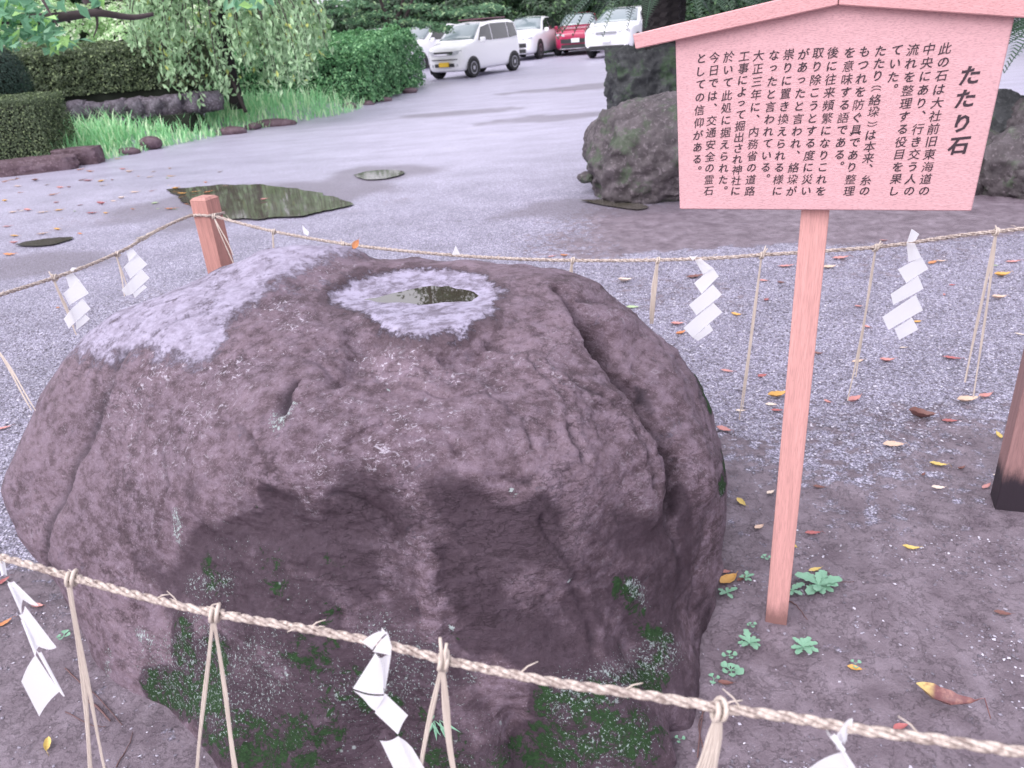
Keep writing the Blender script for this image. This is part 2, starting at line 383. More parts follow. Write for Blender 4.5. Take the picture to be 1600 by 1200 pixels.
    for k, c in cols.items():
        q = NM('fallen_leaf_' + k); n = q.noise(38, 5, .7); u = q.n('TexCoord').outputs['Generated']
        col = q.mix(q.rng(n, .48, .70, 0, .75), c, (c[0] * .55, c[1] * .38, c[2] * .45)); col = q.mix(q.rng(q.noise(22, 3), .55, .7, 0, .6), col, (min(1, c[0] * 1.25), min(1, c[1] * 1.6 + .08), c[2] * 1.3))
        M['leaf_' + k] = q.out(col, .5, q.bump(q.noise(60, 3), .002, .6))
    q = NM('fallen_leaf_two_tone'); X, Y, Z = q.sep(); c = q.mix(q.rng(q.math('ADD', X, q.math('MULTIPLY', q.noise(60, 3), .02)), -.012, .0), q.mix(q.rng(q.noise(90, 4), .45, .6), (.62, .48, .20), (.36, .20, .10)), q.mix(q.rng(q.noise(70, 5, .7), .42, .6), (.17, .065, .070), (.30, .15, .13)))
    M['leaf_two'] = q.out(c, .45)
    q = NM('grey_pebbles'); r = q.attr('rnd'); M['pebble'] = q.out(q.ramp(r, [(0, (.09, .078, .10)), (.5, (.22, .20, .25)), (.85, (.36, .34, .41)), (1, (.60, .58, .66))]), .65)
    M['twig'] = plain('dry_twig', (.13, .07, .07), .8, .3, 60)
mk_mats()

# ------------------------------------------------------------------ the ground
KERB = [G(-900, 300)[:2], G(-200, 290)[:2], G(0, 276)[:2], G(110, 262)[:2], G(250, 232)[:2], G(350, 212)[:2], G(545, 178)[:2], G(600, 160)[:2], G(668, 131)[:2], G(705, 121)[:2] + np.array([-.2, 6])]
KERB = np.array(KERB)
def bank_dist(x, y):
    """metres behind the kerb line (positive on the planted side)"""
    x = np.asarray(x, float); y = np.asarray(y, float); best = np.full(x.shape, 1e9); sg = np.zeros(x.shape)
    for a, b in zip(KERB[:-1], KERB[1:]):
        d = b - a; t = np.clip(((x - a[0]) * d[0] + (y - a[1]) * d[1]) / (d @ d), 0, 1)
        px, py = x - a[0] - t * d[0], y - a[1] - t * d[1]; ds = np.hypot(px, py); s = np.sign(d[0] * py - d[1] * px)
        m = ds < best; best = np.where(m, ds, best); sg = np.where(m, s, sg)
    return best * sg
def relief(x, y):
    P = np.stack([x, y, np.zeros_like(x)], 1); near = sm(9, 3, np.hypot(x, y))
    return .010 * fbm(P, 3, .9) + near * (.0045 * fbm(P, 4, 7) + .003 * pn(P * 31)) - .01
def gz(x, y):
    x = np.atleast_1d(np.asarray(x, float)); y = np.atleast_1d(np.asarray(y, float))
    flat = sm(16, 10, y)
    return relief(x, y) * flat + .22 * sm(0, 1.6, bank_dist(x, y))
def axis(lo, hi, c, a, n):
    s = np.linspace(-math.asinh((c - lo) / a), math.asinh((hi - c) / a), n); return c + a * np.sinh(s)
gx = axis(-110, 110, .3, 1.1, 420); gy = axis(-12, 170, 1.9, 1.0, 470)
XX, YY = np.meshgrid(gx, gy); xx, yy = XX.ravel(), YY.ravel()
P0 = np.stack([xx, yy, np.zeros_like(xx)], 1)
wob = .45 * pn(P0 * 1.3) + .22 * pn(P0 * 4) + .08 * pn(P0 * 11)
mud = sm(3.0, 1.95, yy + wob + .35 * (xx < -.9)) * .9
mud = np.maximum(mud, sm(5.0, 5.25, yy + wob * .4 + .05 * xx) * sm(7.2, 6.1, yy) * sm(-.3, 1.3, xx + wob) * .95)
mud = np.maximum(mud, .34 * sm(.25, .5, fbm(P0, 3, .55)) * sm(3.4, 4.2, yy) * sm(11, 8, yy))
wet = 0 * xx
for cx_, cy_, rx_, ry_ in ((-2.55, 8.25, 1.55, 1.05), (-1.35, 9.3, .75, .6), (-4.0, 6.2, .9, .45), (1.1, 6.7, 1.0, .5), (-1.6, 3.2, .5, .25), (2.9, 19, 2.4, .8), (1.3, 13.5, 1.5, .5), (-.6, 15.5, 1.3, .4)): wet = np.maximum(wet, sm(1.1, .75, np.hypot((xx - cx_) / rx_, (yy - cy_) / ry_) + .35 * fbm(P0, 3, 1.6)))
n0, n1 = len(gx), len(gy); ii = (np.arange(n1 - 1)[:, None] * n0 + np.arange(n0 - 1)).ravel()
me = arr('ground', np.stack([xx, yy, gz(xx, yy)], 1), np.stack([ii, ii + 1, ii + 1 + n0, ii + n0], 1), attrs=dict(mud=mud, pale=wet))
tag(link('ground', me, M['ground']), kind='structure', label='grey lavender gravel yard turning to brown mud near the boulder')

def sheet(name, pts, z, m, label, wobble=.06, n=160):
    """irregular flat water sheet with pts as its outline"""
    P = smooth_line(list(pts) + [pts[0]], n // len(pts)); P = np.array([[p[0], p[1], 0] for p in P[:-1]])
    c = P.mean(0); d = P - c; P = c + d * (1 + wobble * fbm(P, 5, 4.0))[:, None] ; P[:, 2] = z
    mb = MB(); k = len(P); mb.add([(*c[:2], z)] + [tuple(p) for p in P], [(0, 1 + i, 1 + (i + 1) % k) for i in range(k)])
    o = mb.build(name, m); tag(o, label, kind='structure'); return o
zp = lambda x, y: G(x, y)[:2]
sheet('puddle', [zp(*p) for p in [(262, 296), (330, 290), (400, 289), (470, 297), (525, 309), (545, 320), (500, 333), (440, 340), (372, 343), (325, 338), (292, 318)]], .006, M['puddle'], 'large dark rain puddle on the gravel behind the post', .075, 300)
sheet('puddle', [zp(*p) for p in [(552, 274), (580, 267), (615, 266), (632, 270), (605, 279), (572, 281)]], .006, M['puddle'], 'small puddle mirroring the green hedge out on the yard', .08)
sheet('puddle', [zp(*p) for p in [(20, 384), (55, 375), (110, 371), (95, 380), (60, 386)]], .006, M['puddle'], 'thin murky puddle on the gravel at the far left', .25)
sheet('puddle', [zp(*p) for p in [(905, 313), (960, 312), (1010, 322), (1000, 328), (950, 322)]], .004, M['puddle'], 'thin wet film on the mud beside the grey garden rock', .10)

# pebbles pressed into the ground near the fence
def pebbles():
    ico_v, ico_f = [], []
    t = (1 + 5 ** .5) / 2
    bv = np.array([(-1, 0, 0), (1, 0, 0), (0, -1, 0), (0, 1, 0), (0, 0, -.7), (0, 0, .8), (.6, .6, .35), (-.6, .55, .4)], float)
    bf = np.array([(0, 2, 5), (2, 1, 5), (1, 6, 5), (6, 3, 5), (3, 7, 5), (7, 0, 5), (1, 3, 6), (3, 0, 7), (2, 0, 4), (1, 2, 4), (3, 1, 4), (0, 3, 4)])
    N = 150000
    y = .7 + 4.3 * rng.random(N) ** 1.25; x = (rng.random(N) - .5) * (1.7 * y + 1.6) + .1 * y
    P = np.stack([x, y, 0 * x], 1)
    mz = sm(2.85, 2.15, y + .25 * pn(P * 1.7) + .12 * pn(P * 5) + .35 * (x < -.9))
    cl = sm(.05, .5, fbm(P, 3, 2.6))
    keep = rng.random(N) < np.where(mz > .5, .05 + .5 * cl, .95)
    x, y = x[keep], y[keep]; N = len(x)
    s = (.0016 + .0034 * rng.random(N) ** 2.2) * (1 + .35 * (y > 2.3))
    a = rng.random(N) * 6.28; z = gz(x, y) + s * .25
    B = bv[None] * (.75 + .5 * rng.random((N, 8, 1))) * s[:, None, None] * np.array([1.25, .9, .7])
    c_, s_ = np.cos(a)[:, None], np.sin(a)[:, None]
    V = np.stack([B[..., 0] * c_ - B[..., 1] * s_ + x[:, None], B[..., 0] * s_ + B[..., 1] * c_ + y[:, None], B[..., 2] + z[:, None]], -1)
    Fc = (bf[None] + 8 * np.arange(N)[:, None, None]).reshape(-1, 3)
    me = arr('gravel', V.reshape(-1, 3), Fc, False, fattrs=dict(rnd=np.repeat(rng.random(N), 12)))
    tag(link('gravel', me, M['pebble']), 'small grey stones scattered over the mud and yard', kind='stuff')
pebbles()

# ------------------------------------------------------------------ the great boulder
CR = np.array([-.36, 1.86, .36])
CTRL = np.array([[float(t) for t in p.split(',')] for p in '-652,2503,887 -501,2544,849 -284,2515,814 -118,2461,803 53,2381,800 173,2359,782 283,2274,750 356,2250,691 426,2216,628 509,2202,537 559,2103,484 586,2037,408 599,1966,332 593,1848,253 560,1759,104 505,1650,-23 435,1500,-108 391,1396,-152 339,1299,-165 -779,2493,885 -934,2479,845 -1058,2395,807 -1224,2367,751 -1316,2277,706 -1409,2245,632 -1486,2221,539 -1563,2177,418 -1622,2097,300 -1608,2063,262 -1531,1979,175 -1431,1883,115 -1345,1790,42 -1202,1627,-49 -1151,1561,-138 -1013,1455,-193 -356,1830,744 -77,1820,723 -310,1670,708 -553,1740,730 -899,2100,795 -783,2240,836 -841,1860,699 -1086,2050,713 -1065,1920,593 -1267,1970,481 -1381,1950,329 -786,1600,561 -1113,1720,313 -1233,1720,151 -514,1500,649 -291,1450,658 -82,1430,651 134,1520,611 247,1500,474 302,1470,306 374,1500,113 86,1780,726 224,1980,706 302,1820,579 379,2050,585 450,1860,467 444,1680,374 446,1600,188 112,1370,456 -95,1340,499 -307,1380,490 -528,1420,482 -748,1480,365 -1001,1580,205 -324,1290,302 -549,1310,250 -776,1400,143 -114,1280,289 68,1300,251 220,1360,138 -346,1220,91 -651,1290,84 -61,1230,87 176,1290,-9 -941,1460,12 -156,1660,699 -156,1700,714 -400,2750,200 -1000,2600,300 300,2400,300 -400,2700,500 -900,2600,600 200,2450,600 -400,2600,0 -400,1900,-120 -1000,2000,-120 -1300,2500,200 500,2100,100 -800,2400,-120 -262,2304,792 -246,2089,792 -509,2182,792 -392,2305,792 -91,2227,792 2,2084,792 -244,1958,792 -391,2017,792 -88,1898,792 -234,1829,792 -733,1236,-20 -529,1178,-20 -325,1144,-20 -128,1130,-20 68,1133,-20 393,1356,0 393,1356,-130 349,1266,0 349,1266,-130 288,1168,0 288,1168,-130 230,1103,0 230,1103,-130 133,1097,0 133,1097,-130 -72,1100,0 -72,1100,-130'.split()]) / 1000
def star(ctrl, smo=.002):
    v = ctrl - CR; rr = np.linalg.norm(v, axis=1); d = v / rr[:, None]
    K = lambda A, B: -np.sqrt(np.maximum(2 - 2 * A @ B.T, 0) + .0004)
    n = len(d); A = np.zeros((n + 1, n + 1)); A[:n, :n] = K(d, d) - smo * np.eye(n); A[:n, n] = 1; A[n, :n] = 1
    w = np.linalg.solve(A, np.append(rr, 0)); return lambda q: K(q, d) @ w[:-1] + w[-1]
RAD = star(CTRL)
def hit(px, py):
    """where the line of sight through a photo point meets the boulder"""
    d = ray(px, py); t = np.linspace(.7, 3.4, 900)[:, None]; Q = C + d * t; v = Q - CR; L = np.linalg.norm(v, axis=1)
    ins = np.where(L < RAD(v / L[:, None]))[0]
    return Q[ins[0]] if len(ins) else Q[np.argmin(L - RAD(v / L[:, None]))]
def pl(P, pts, closed=False):
    """distance from points P to a polyline, and position along it"""
    best = np.full(len(P), 9.); 
    for a, b in zip(pts[:-1], pts[1:]):
        d = b - a; t = np.clip(((P - a) @ d) / (d @ d + 1e-9), 0, 1); best = np.minimum(best, np.linalg.norm(P - a - t[:, None] * d, axis=1))
    return best
HL = lambda *p: [hit(*q) for q in p]
def boulder():
    import bmesh
    bm = bmesh.new(); bmesh.ops.create_icosphere(bm, subdivisions=8, radius=1)
    V = np.array([v.co[:] for v in bm.verts]); Fc = np.array([[v.index for v in f.verts] for f in bm.faces]); bm.free()
    view = C - CR; view = view / np.linalg.norm(view); view = view + np.array([0, 0, .25]); view /= np.linalg.norm(view)
    V = V + .42 * view; V /= np.linalg.norm(V, axis=1)[:, None]
    r = RAD(V); P = CR + V * r[:, None]; d = np.zeros(len(P))
    wv = .018 * np.stack([pn(P * 9), pn(P * 9 + 5), pn(P * 9 + 11)], 1) + .007 * np.stack([pn(P * 30), pn(P * 30 + 5), pn(P * 30 + 11)], 1); wv -= V * (wv * V).sum(1)[:, None]
    Q = P + wv      # wobbled positions break up straight outlines
    nz = P[:, 2]
    frontness = sm(1.75, 1.35, P[:, 1]) 
    # big and middling weathering
    d += .016 * fbm(P, 2, 3.0) + .0055 * fbm(P * np.array([1, 1, 1.6]), 4, 8.0)
    rough = sm(-.15, .45, fbm(P + 4, 3, 2.3)) * (.25 + .75 * sm(-1.05, -.6, P[:, 0])) * (.5 + .5 * sm(1.35, 1.6, P[:, 1]))
    d += rough * (.0075 * fbm(P * np.array([1, 1, 2.2]), 4, 15.0) + .004 * (fbm(P * np.array([1, 1, 2.6]), 4, 13.0, ridged=True) - .4))
    d += .0022 * fbm(P, 4, 42)
    def groove(pts, w, dep, q=Q):
        x = pl(q, HL(*pts)); return -dep * np.exp(-(x / w) ** 2), np.exp(-(x / (w * .8)) ** 2)
    crack = np.zeros(len(P))
    # crack down the left shoulder, with a lip on its right
    g, k = groove([(192, 552), (172, 600), (150, 650), (122, 712), (104, 765), (78, 805), (70, 850), (74, 905), (90, 960)], .018, .017); d += g; crack = np.maximum(crack, k * .72)
    x = pl(Q, HL((215, 560), (180, 640), (150, 720), (128, 780), (105, 850), (110, 930))); d += .006 * np.exp(-(x / .035) ** 2)
    g, k = groove([(232, 400 + 145), (255, 520), (300, 500), (330, 492)], .008, .010); d += g; crack = np.maximum(crack, k * .3)
    # ledge that runs from the back rim down to the left of the hollow
    g, k = groove([(585, 397), (530, 415), (480, 440), (430, 468), (372, 492), (322, 512)], .018, .022); d += g; crack = np.maximum(crack, k * .15)
    x = pl(Q, HL((560, 388), (500, 405), (450, 425), (395, 455), (335, 480), (270, 515))); d += .018 * np.exp(-(x / .05) ** 2)
    # the deep cleft on the right and the mass outside it
    cl = [(872, 452), (905, 500), (935, 540), (962, 590), (990, 628), (1012, 665), (1030, 705), (1045, 750), (1052, 820), (1062, 900), (1060, 980)]
    x = pl(Q, HL(*cl)); wide = pl(P, HL((935, 545), (965, 590), (1000, 645), (1030, 700)))
    xj = np.abs(x + .012 * fbm(P, 3, 22) * np.exp(-(wide / .2) ** 2)); x = xj
    dvv = (.020 * sm(.1, .35, P[:, 2]) + .13 * np.exp(-(wide / .13) ** 2)) * np.exp(-(x / (.018 + .034 * np.exp(-(wide / .12) ** 2))) ** 2)
    crack = np.maximum(crack, np.exp(-(x / (.014 + .026 * np.exp(-(wide / .09) ** 2))) ** 2) * (.35 + .6 * np.exp(-(wide / .12) ** 4)))
    x2 = pl(Q, HL((960, 510), (1010, 560), (1040, 620), (1068, 690), (1085, 760))); d += .045 * np.exp(-(x2 / .06) ** 2)
    x3 = pl(Q, HL((880, 500), (920, 580), (965, 650), (1000, 720), (1015, 800))); d += .030 * np.exp(-(x3 / .06) ** 2)
    g, k = groove([(905, 470), (950, 480), (985, 520), (1010, 545)], .012, .018); d += g; crack = np.maximum(crack, k * .5)
    g, k = groove([(1075, 560), (1095, 620), (1105, 680)], .012, .012); d += g; crack = np.maximum(crack, k * .4)
    g, k = groove([(1100, 720), (1102, 800), (1090, 880), (1082, 960)], .016, .012); d += g
    # undercut below the front crease
    cr = HL((250, 850), (300, 800), (350, 765), (420, 752), (480, 765), (530, 725), (570, 712), (625, 745), (700, 735), (760, 745), (830, 775), (880, 735), (940, 745), (1000, 770))
    x = pl(Q, cr); below = sm(-.03, .11, np.interp(P[:, 0], [p[0] for p in cr], [p[2] for p in cr]) - P[:, 2] + .03 * pn(P * 7)) * (P[:, 1] < 1.75)
    d -= .020 * below * np.exp(-(x / .20) ** 2); d += .004 * np.exp(-(x / .05) ** 2) * (1 - below) * (P[:, 1] < 1.75)
    # dents of the front face
    for (a, b, w, dep) in [((760, 840), 0, .10, .028), ((430, 800), 0, .07, .014), ((600, 800), 0, .07, .012), ((880, 830), 0, .05, .018), ((520, 930), 0, .12, .014), ((820, 950), 0, .10, .012)]:
        x = np.linalg.norm(P - hit(*a), axis=1); d -= dep * np.exp(-(x / w) ** 2)
    x = pl(Q, HL((672, 860), (668, 930), (680, 1000), (700, 1050))); d += .012 * np.exp(-(x / .024) ** 2)
    x = pl(Q, HL((700, 870), (690, 940))); d -= .005 * np.exp(-(x / .018) ** 2)
    # hollows on the top face
    g, k = groove([(462, 595), (448, 622), (436, 642)], .016, .026); d += g; crack = np.maximum(crack, k * .85)
    g, k = groove([(772, 538), (798, 545)], .016, .018); d += g; crack = np.maximum(crack, k * .35)
    g, k = groove([(545, 510), (560, 545), (552, 580), (530, 600)], .028, .020); d += g; crack = np.maximum(crack, k * .22)
    g, k = groove([(700, 560), (760, 590), (800, 640), (812, 665)], .02, .009); d += g; crack = np.maximum(crack, k * .2)
    g, k = groove([(590, 575), (660, 560), (720, 600)], .022, .010); d += g
    g, k = groove([(345, 860), (300, 840)], .02, .006); d += g
    g, k = groove([(155, 740), (250, 500)], .02, .0); d += g
    # fine fractures
    for pts, w_, dp, kk in [([(830, 560), (868, 600), (882, 660), (905, 720)], .009, .008, .55), ([(900, 600), (955, 640), (985, 700), (1000, 760)], .010, .008, .5), ([(640, 600), (700, 622), (760, 615), (820, 650), (835, 700)], .008, .006, .45), ([(250, 610), (238, 680), (262, 760), (240, 840)], .008, .005, .4), ([(540, 690), (600, 662), (700, 690), (765, 742), (830, 760)], .010, .008, .5), ([(380, 560), (430, 545), (500, 562), (540, 600)], .009, .007, .5), ([(700, 560), (760, 548), (850, 520)], .008, .006, .45), ([(520, 780), (600, 800), (640, 860)], .009, .007, .4), ([(860, 820), (900, 900), (930, 980), (925, 1060)], .010, .008, .45), ([(330, 640), (400, 690), (420, 740)], .008, .005, .4), ([(70, 640), (110, 600), (140, 570)], .009, .006, .5), ([(1050, 560), (1085, 640), (1098, 700)], .010, .008, .5)]:
        x = pl(Q, HL(*pts)); d -= dp * np.exp(-(x / w_) ** 2); d += dp * .6 * np.exp(-((x - 2.6 * w_) / (1.5 * w_)) ** 2); crack = np.maximum(crack, kk * np.exp(-(x / (w_ * .75)) ** 2) * sm(-.25, .2, fbm(P + 3, 3, 12)))
    # terraces on the upper face
    band = np.sin((P[:, 2] * 2.2 + P[:, 1] * .9 + .16 * fbm(P, 3, 3)) * 26); d += .0012 * band * sm(1.3, 1.6, P[:, 1]) 
    P = P + V * d[:, None] + dvv[:, None] * np.array([-.30, .50, -.80])
    P = P + V * (.016 * fbm(P, 4, 16) * np.exp(-(wide / .12) ** 2))[:, None]
    # bowl that holds water
    bc = hit(655, 470); zw = bc[2] - .006
    e = np.array([hit(*q) for q in [(512, 452), (580, 428), (670, 418), (745, 425), (785, 450), (770, 490), (725, 520), (655, 535), (600, 520), (560, 492), (520, 475)]])
    def inpoly(P, poly):
        x, y = P[:, 0], P[:, 1]; ins = np.zeros(len(P), bool); n = len(poly)
        for i in range(n):
            a, b = poly[i], poly[(i + 1) % n]; c = ((a[1] > y) != (b[1] > y)) & (x < (b[0] - a[0]) * (y - a[1]) / (b[1] - a[1] + 1e-12) + a[0]); ins ^= c
        return ins
    def sd(P, poly):
        A = P[:, :2]; Z = np.column_stack([A, np.zeros(len(A))]); pp = [np.array([*p[:2], 0]) for p in poly]; dd = pl(Z, pp + [pp[0]]); return np.where(inpoly(P, poly), -dd, dd)
    top = P[:, 2] > .6
    se = sd(P + .03 * np.stack([pn(P * 14), pn(P * 14 + 3), 0 * d], 1), e); basin = sm(.055, -.05, se) * top
    wp = np.array([G(x_, y_, zw) for x_, y_ in [(560, 468), (600, 461), (638, 452), (655, 447), (700, 446), (735, 453), (750, 462), (742, 470), (690, 474), (650, 477), (625, 475), (590, 473)]])
    sw = sd(P + .012 * np.stack([pn(P * 25), pn(P * 25 + 3), 0 * d], 1), wp)
    target = zw + np.where(sw < 0, np.maximum(sw * .35, -.022), np.minimum(sw * .10, .012)) + .0018 * fbm(P, 3, 14) + .002
    w = sm(.03, -.03, se) * top; w = np.maximum(w, sm(.06, .0, sw) * top)
    P[:, 2] = P[:, 2] * (1 - w) + target * w
    B = P
    def spot(pts, r, s=Q): return sm(r, r * .25, pl(B + (s - (CR + V * r_[:, None])) * 1.5, HL(*pts)))
    r_ = RAD(V)
    dark = .95 * below * sm(.30, .06, pl(B, cr));  # shade below the front crease, painted into the stone
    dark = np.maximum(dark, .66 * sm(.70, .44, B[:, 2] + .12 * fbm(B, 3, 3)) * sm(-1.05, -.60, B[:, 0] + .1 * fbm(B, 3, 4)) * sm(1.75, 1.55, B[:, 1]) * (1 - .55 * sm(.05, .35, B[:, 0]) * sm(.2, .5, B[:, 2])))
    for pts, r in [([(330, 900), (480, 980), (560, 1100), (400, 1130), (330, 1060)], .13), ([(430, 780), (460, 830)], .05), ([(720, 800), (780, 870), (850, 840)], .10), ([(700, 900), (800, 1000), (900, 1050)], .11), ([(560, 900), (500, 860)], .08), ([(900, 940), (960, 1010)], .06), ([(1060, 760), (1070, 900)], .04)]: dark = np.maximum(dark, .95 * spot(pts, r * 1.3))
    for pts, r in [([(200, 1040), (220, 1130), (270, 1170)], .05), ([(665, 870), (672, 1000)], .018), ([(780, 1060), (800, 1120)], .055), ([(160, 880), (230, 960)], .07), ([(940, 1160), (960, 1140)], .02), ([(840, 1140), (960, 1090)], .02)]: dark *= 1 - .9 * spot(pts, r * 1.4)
    moss = np.zeros(len(P)); lich = np.zeros(len(P))
    for pts, r, s in [([(280, 985), (290, 1040)], .07, .62), ([(255, 1080), (330, 1090), (340, 1030)], .11, .72), ([(330, 1130), (420, 1170), (500, 1150)], .12, .60), ([(430, 880), (440, 930)], .07, .5), ([(320, 880), (340, 925)], .07, .5), ([(480, 1020), (560, 1080)], .10, .50), ([(840, 1180), (900, 1150), (1000, 1150)], .11, .66), ([(850, 1100), (950, 1085), (1030, 1050)], .07, .62), ([(975, 920), (1000, 980), (1035, 1000), (1010, 1040)], .055, .64), ([(650, 1190), (800, 1190)], .09, .5), ([(1095, 590), (1108, 640)], .04, .75), ([(1122, 770), (1128, 720)], .04, .75), ([(395, 800), (400, 795)], .022, .6), ([(580, 1080), (640, 1130), (700, 1170)], .09, .42), ([(510, 1000), (520, 960)], .06, .42), ([(740, 1010), (720, 1000)], .04, .4), ([(500, 870), (520, 885)], .03, .45)]:
        moss = np.maximum(moss, s * spot(pts, r))
    for pts, r, s in [([(430, 650), (438, 660), (446, 640)], .034, .75), ([(275, 805), (272, 835)], .034, .75), ([(300, 915), (350, 920)], .06, .5), ([(320, 1000), (260, 1060), (360, 1100), (420, 1040)], .15, .45), ([(600, 1000), (660, 1060), (540, 1080)], .12, .42), ([(215, 990), (235, 1000)], .028, .7), ([(880, 1090), (960, 1060), (1040, 1020)], .085, .55), ([(900, 1180), (1000, 1140)], .10, .42), ([(990, 920), (1000, 940)], .04, .66), ([(1120, 780), (1125, 770)], .03, .5), ([(450, 1120), (600, 1150), (740, 1160)], .14, .22), ([(170, 1020), (165, 1050)], .03, .6), ([(340, 850), (500, 930)], .10, .12), ([(640, 960), (860, 900)], .14, .03), ([(740, 1050), (735, 1060)], .03, .6)]:
        lich = np.maximum(lich, s * spot(pts, r))
    dark = np.maximum(dark, .97 * sm(.15, .42, moss))
    for px, py in [(800, 780), (885, 905), (775, 745), (850, 870), (795, 770), (665, 655), (600, 610), (880, 820), (700, 990), (430, 605)]: lich = np.maximum(lich, 1.6 * spot([(px, py), (px + 2, py)], .007))
    pale = .92 * sm(.05, -.07, B[:, 0] * .0 + np.where(top | (B[:, 2] > .5), 1, 1) * sd(B, np.array([hit(*q) for q in [(590, 385), (500, 420), (420, 462), (370, 500), (350, 560), (290, 585), (220, 560), (150, 575), (105, 560), (60, 600), (200, 440), (400, 370), (560, 370)]]))) * (B[:, 2] > .3)  # mask for the sky sheen put into the stone colour
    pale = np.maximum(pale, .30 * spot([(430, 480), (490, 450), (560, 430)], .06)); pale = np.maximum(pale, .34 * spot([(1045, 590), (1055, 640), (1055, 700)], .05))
    cleft_shade = spot([(948, 560), (985, 600), (1012, 640), (1034, 700), (1046, 745)], .062); crack = np.maximum(crack, cleft_shade * sm(-.25, .15, fbm(B, 4, 20)) * .95)  # shade of the deep cleft painted onto its visible far wall
    fleck = sm(.55, .05, pl(B, HL((330, 520), (420, 500), (520, 470), (560, 540), (620, 600)))) 
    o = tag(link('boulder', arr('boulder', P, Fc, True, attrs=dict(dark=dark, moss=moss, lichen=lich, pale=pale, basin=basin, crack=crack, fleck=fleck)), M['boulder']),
            'huge rounded purple brown boulder with a shallow basin on top', 'boulder')
    c = wp.mean(0)[:2]; k = 60; out = smooth_line([np.array(p) for p in wp] + [wp[0]], 5)[:-1]; out = np.array(out); cc = out.mean(0); out = cc + (out - cc) * 1.13; out[:, 2] = zw
    mb = MB(); mb.add([(cc[0], cc[1], zw)] + [tuple(p) for p in out], [(0, 1 + i, 1 + (i + 1) % len(out)) for i in range(len(out))])
    tag(mb.build('rainwater', M['water']), 'small pool of rainwater in the hollow on top of the boulder', 'rainwater')
boulder()

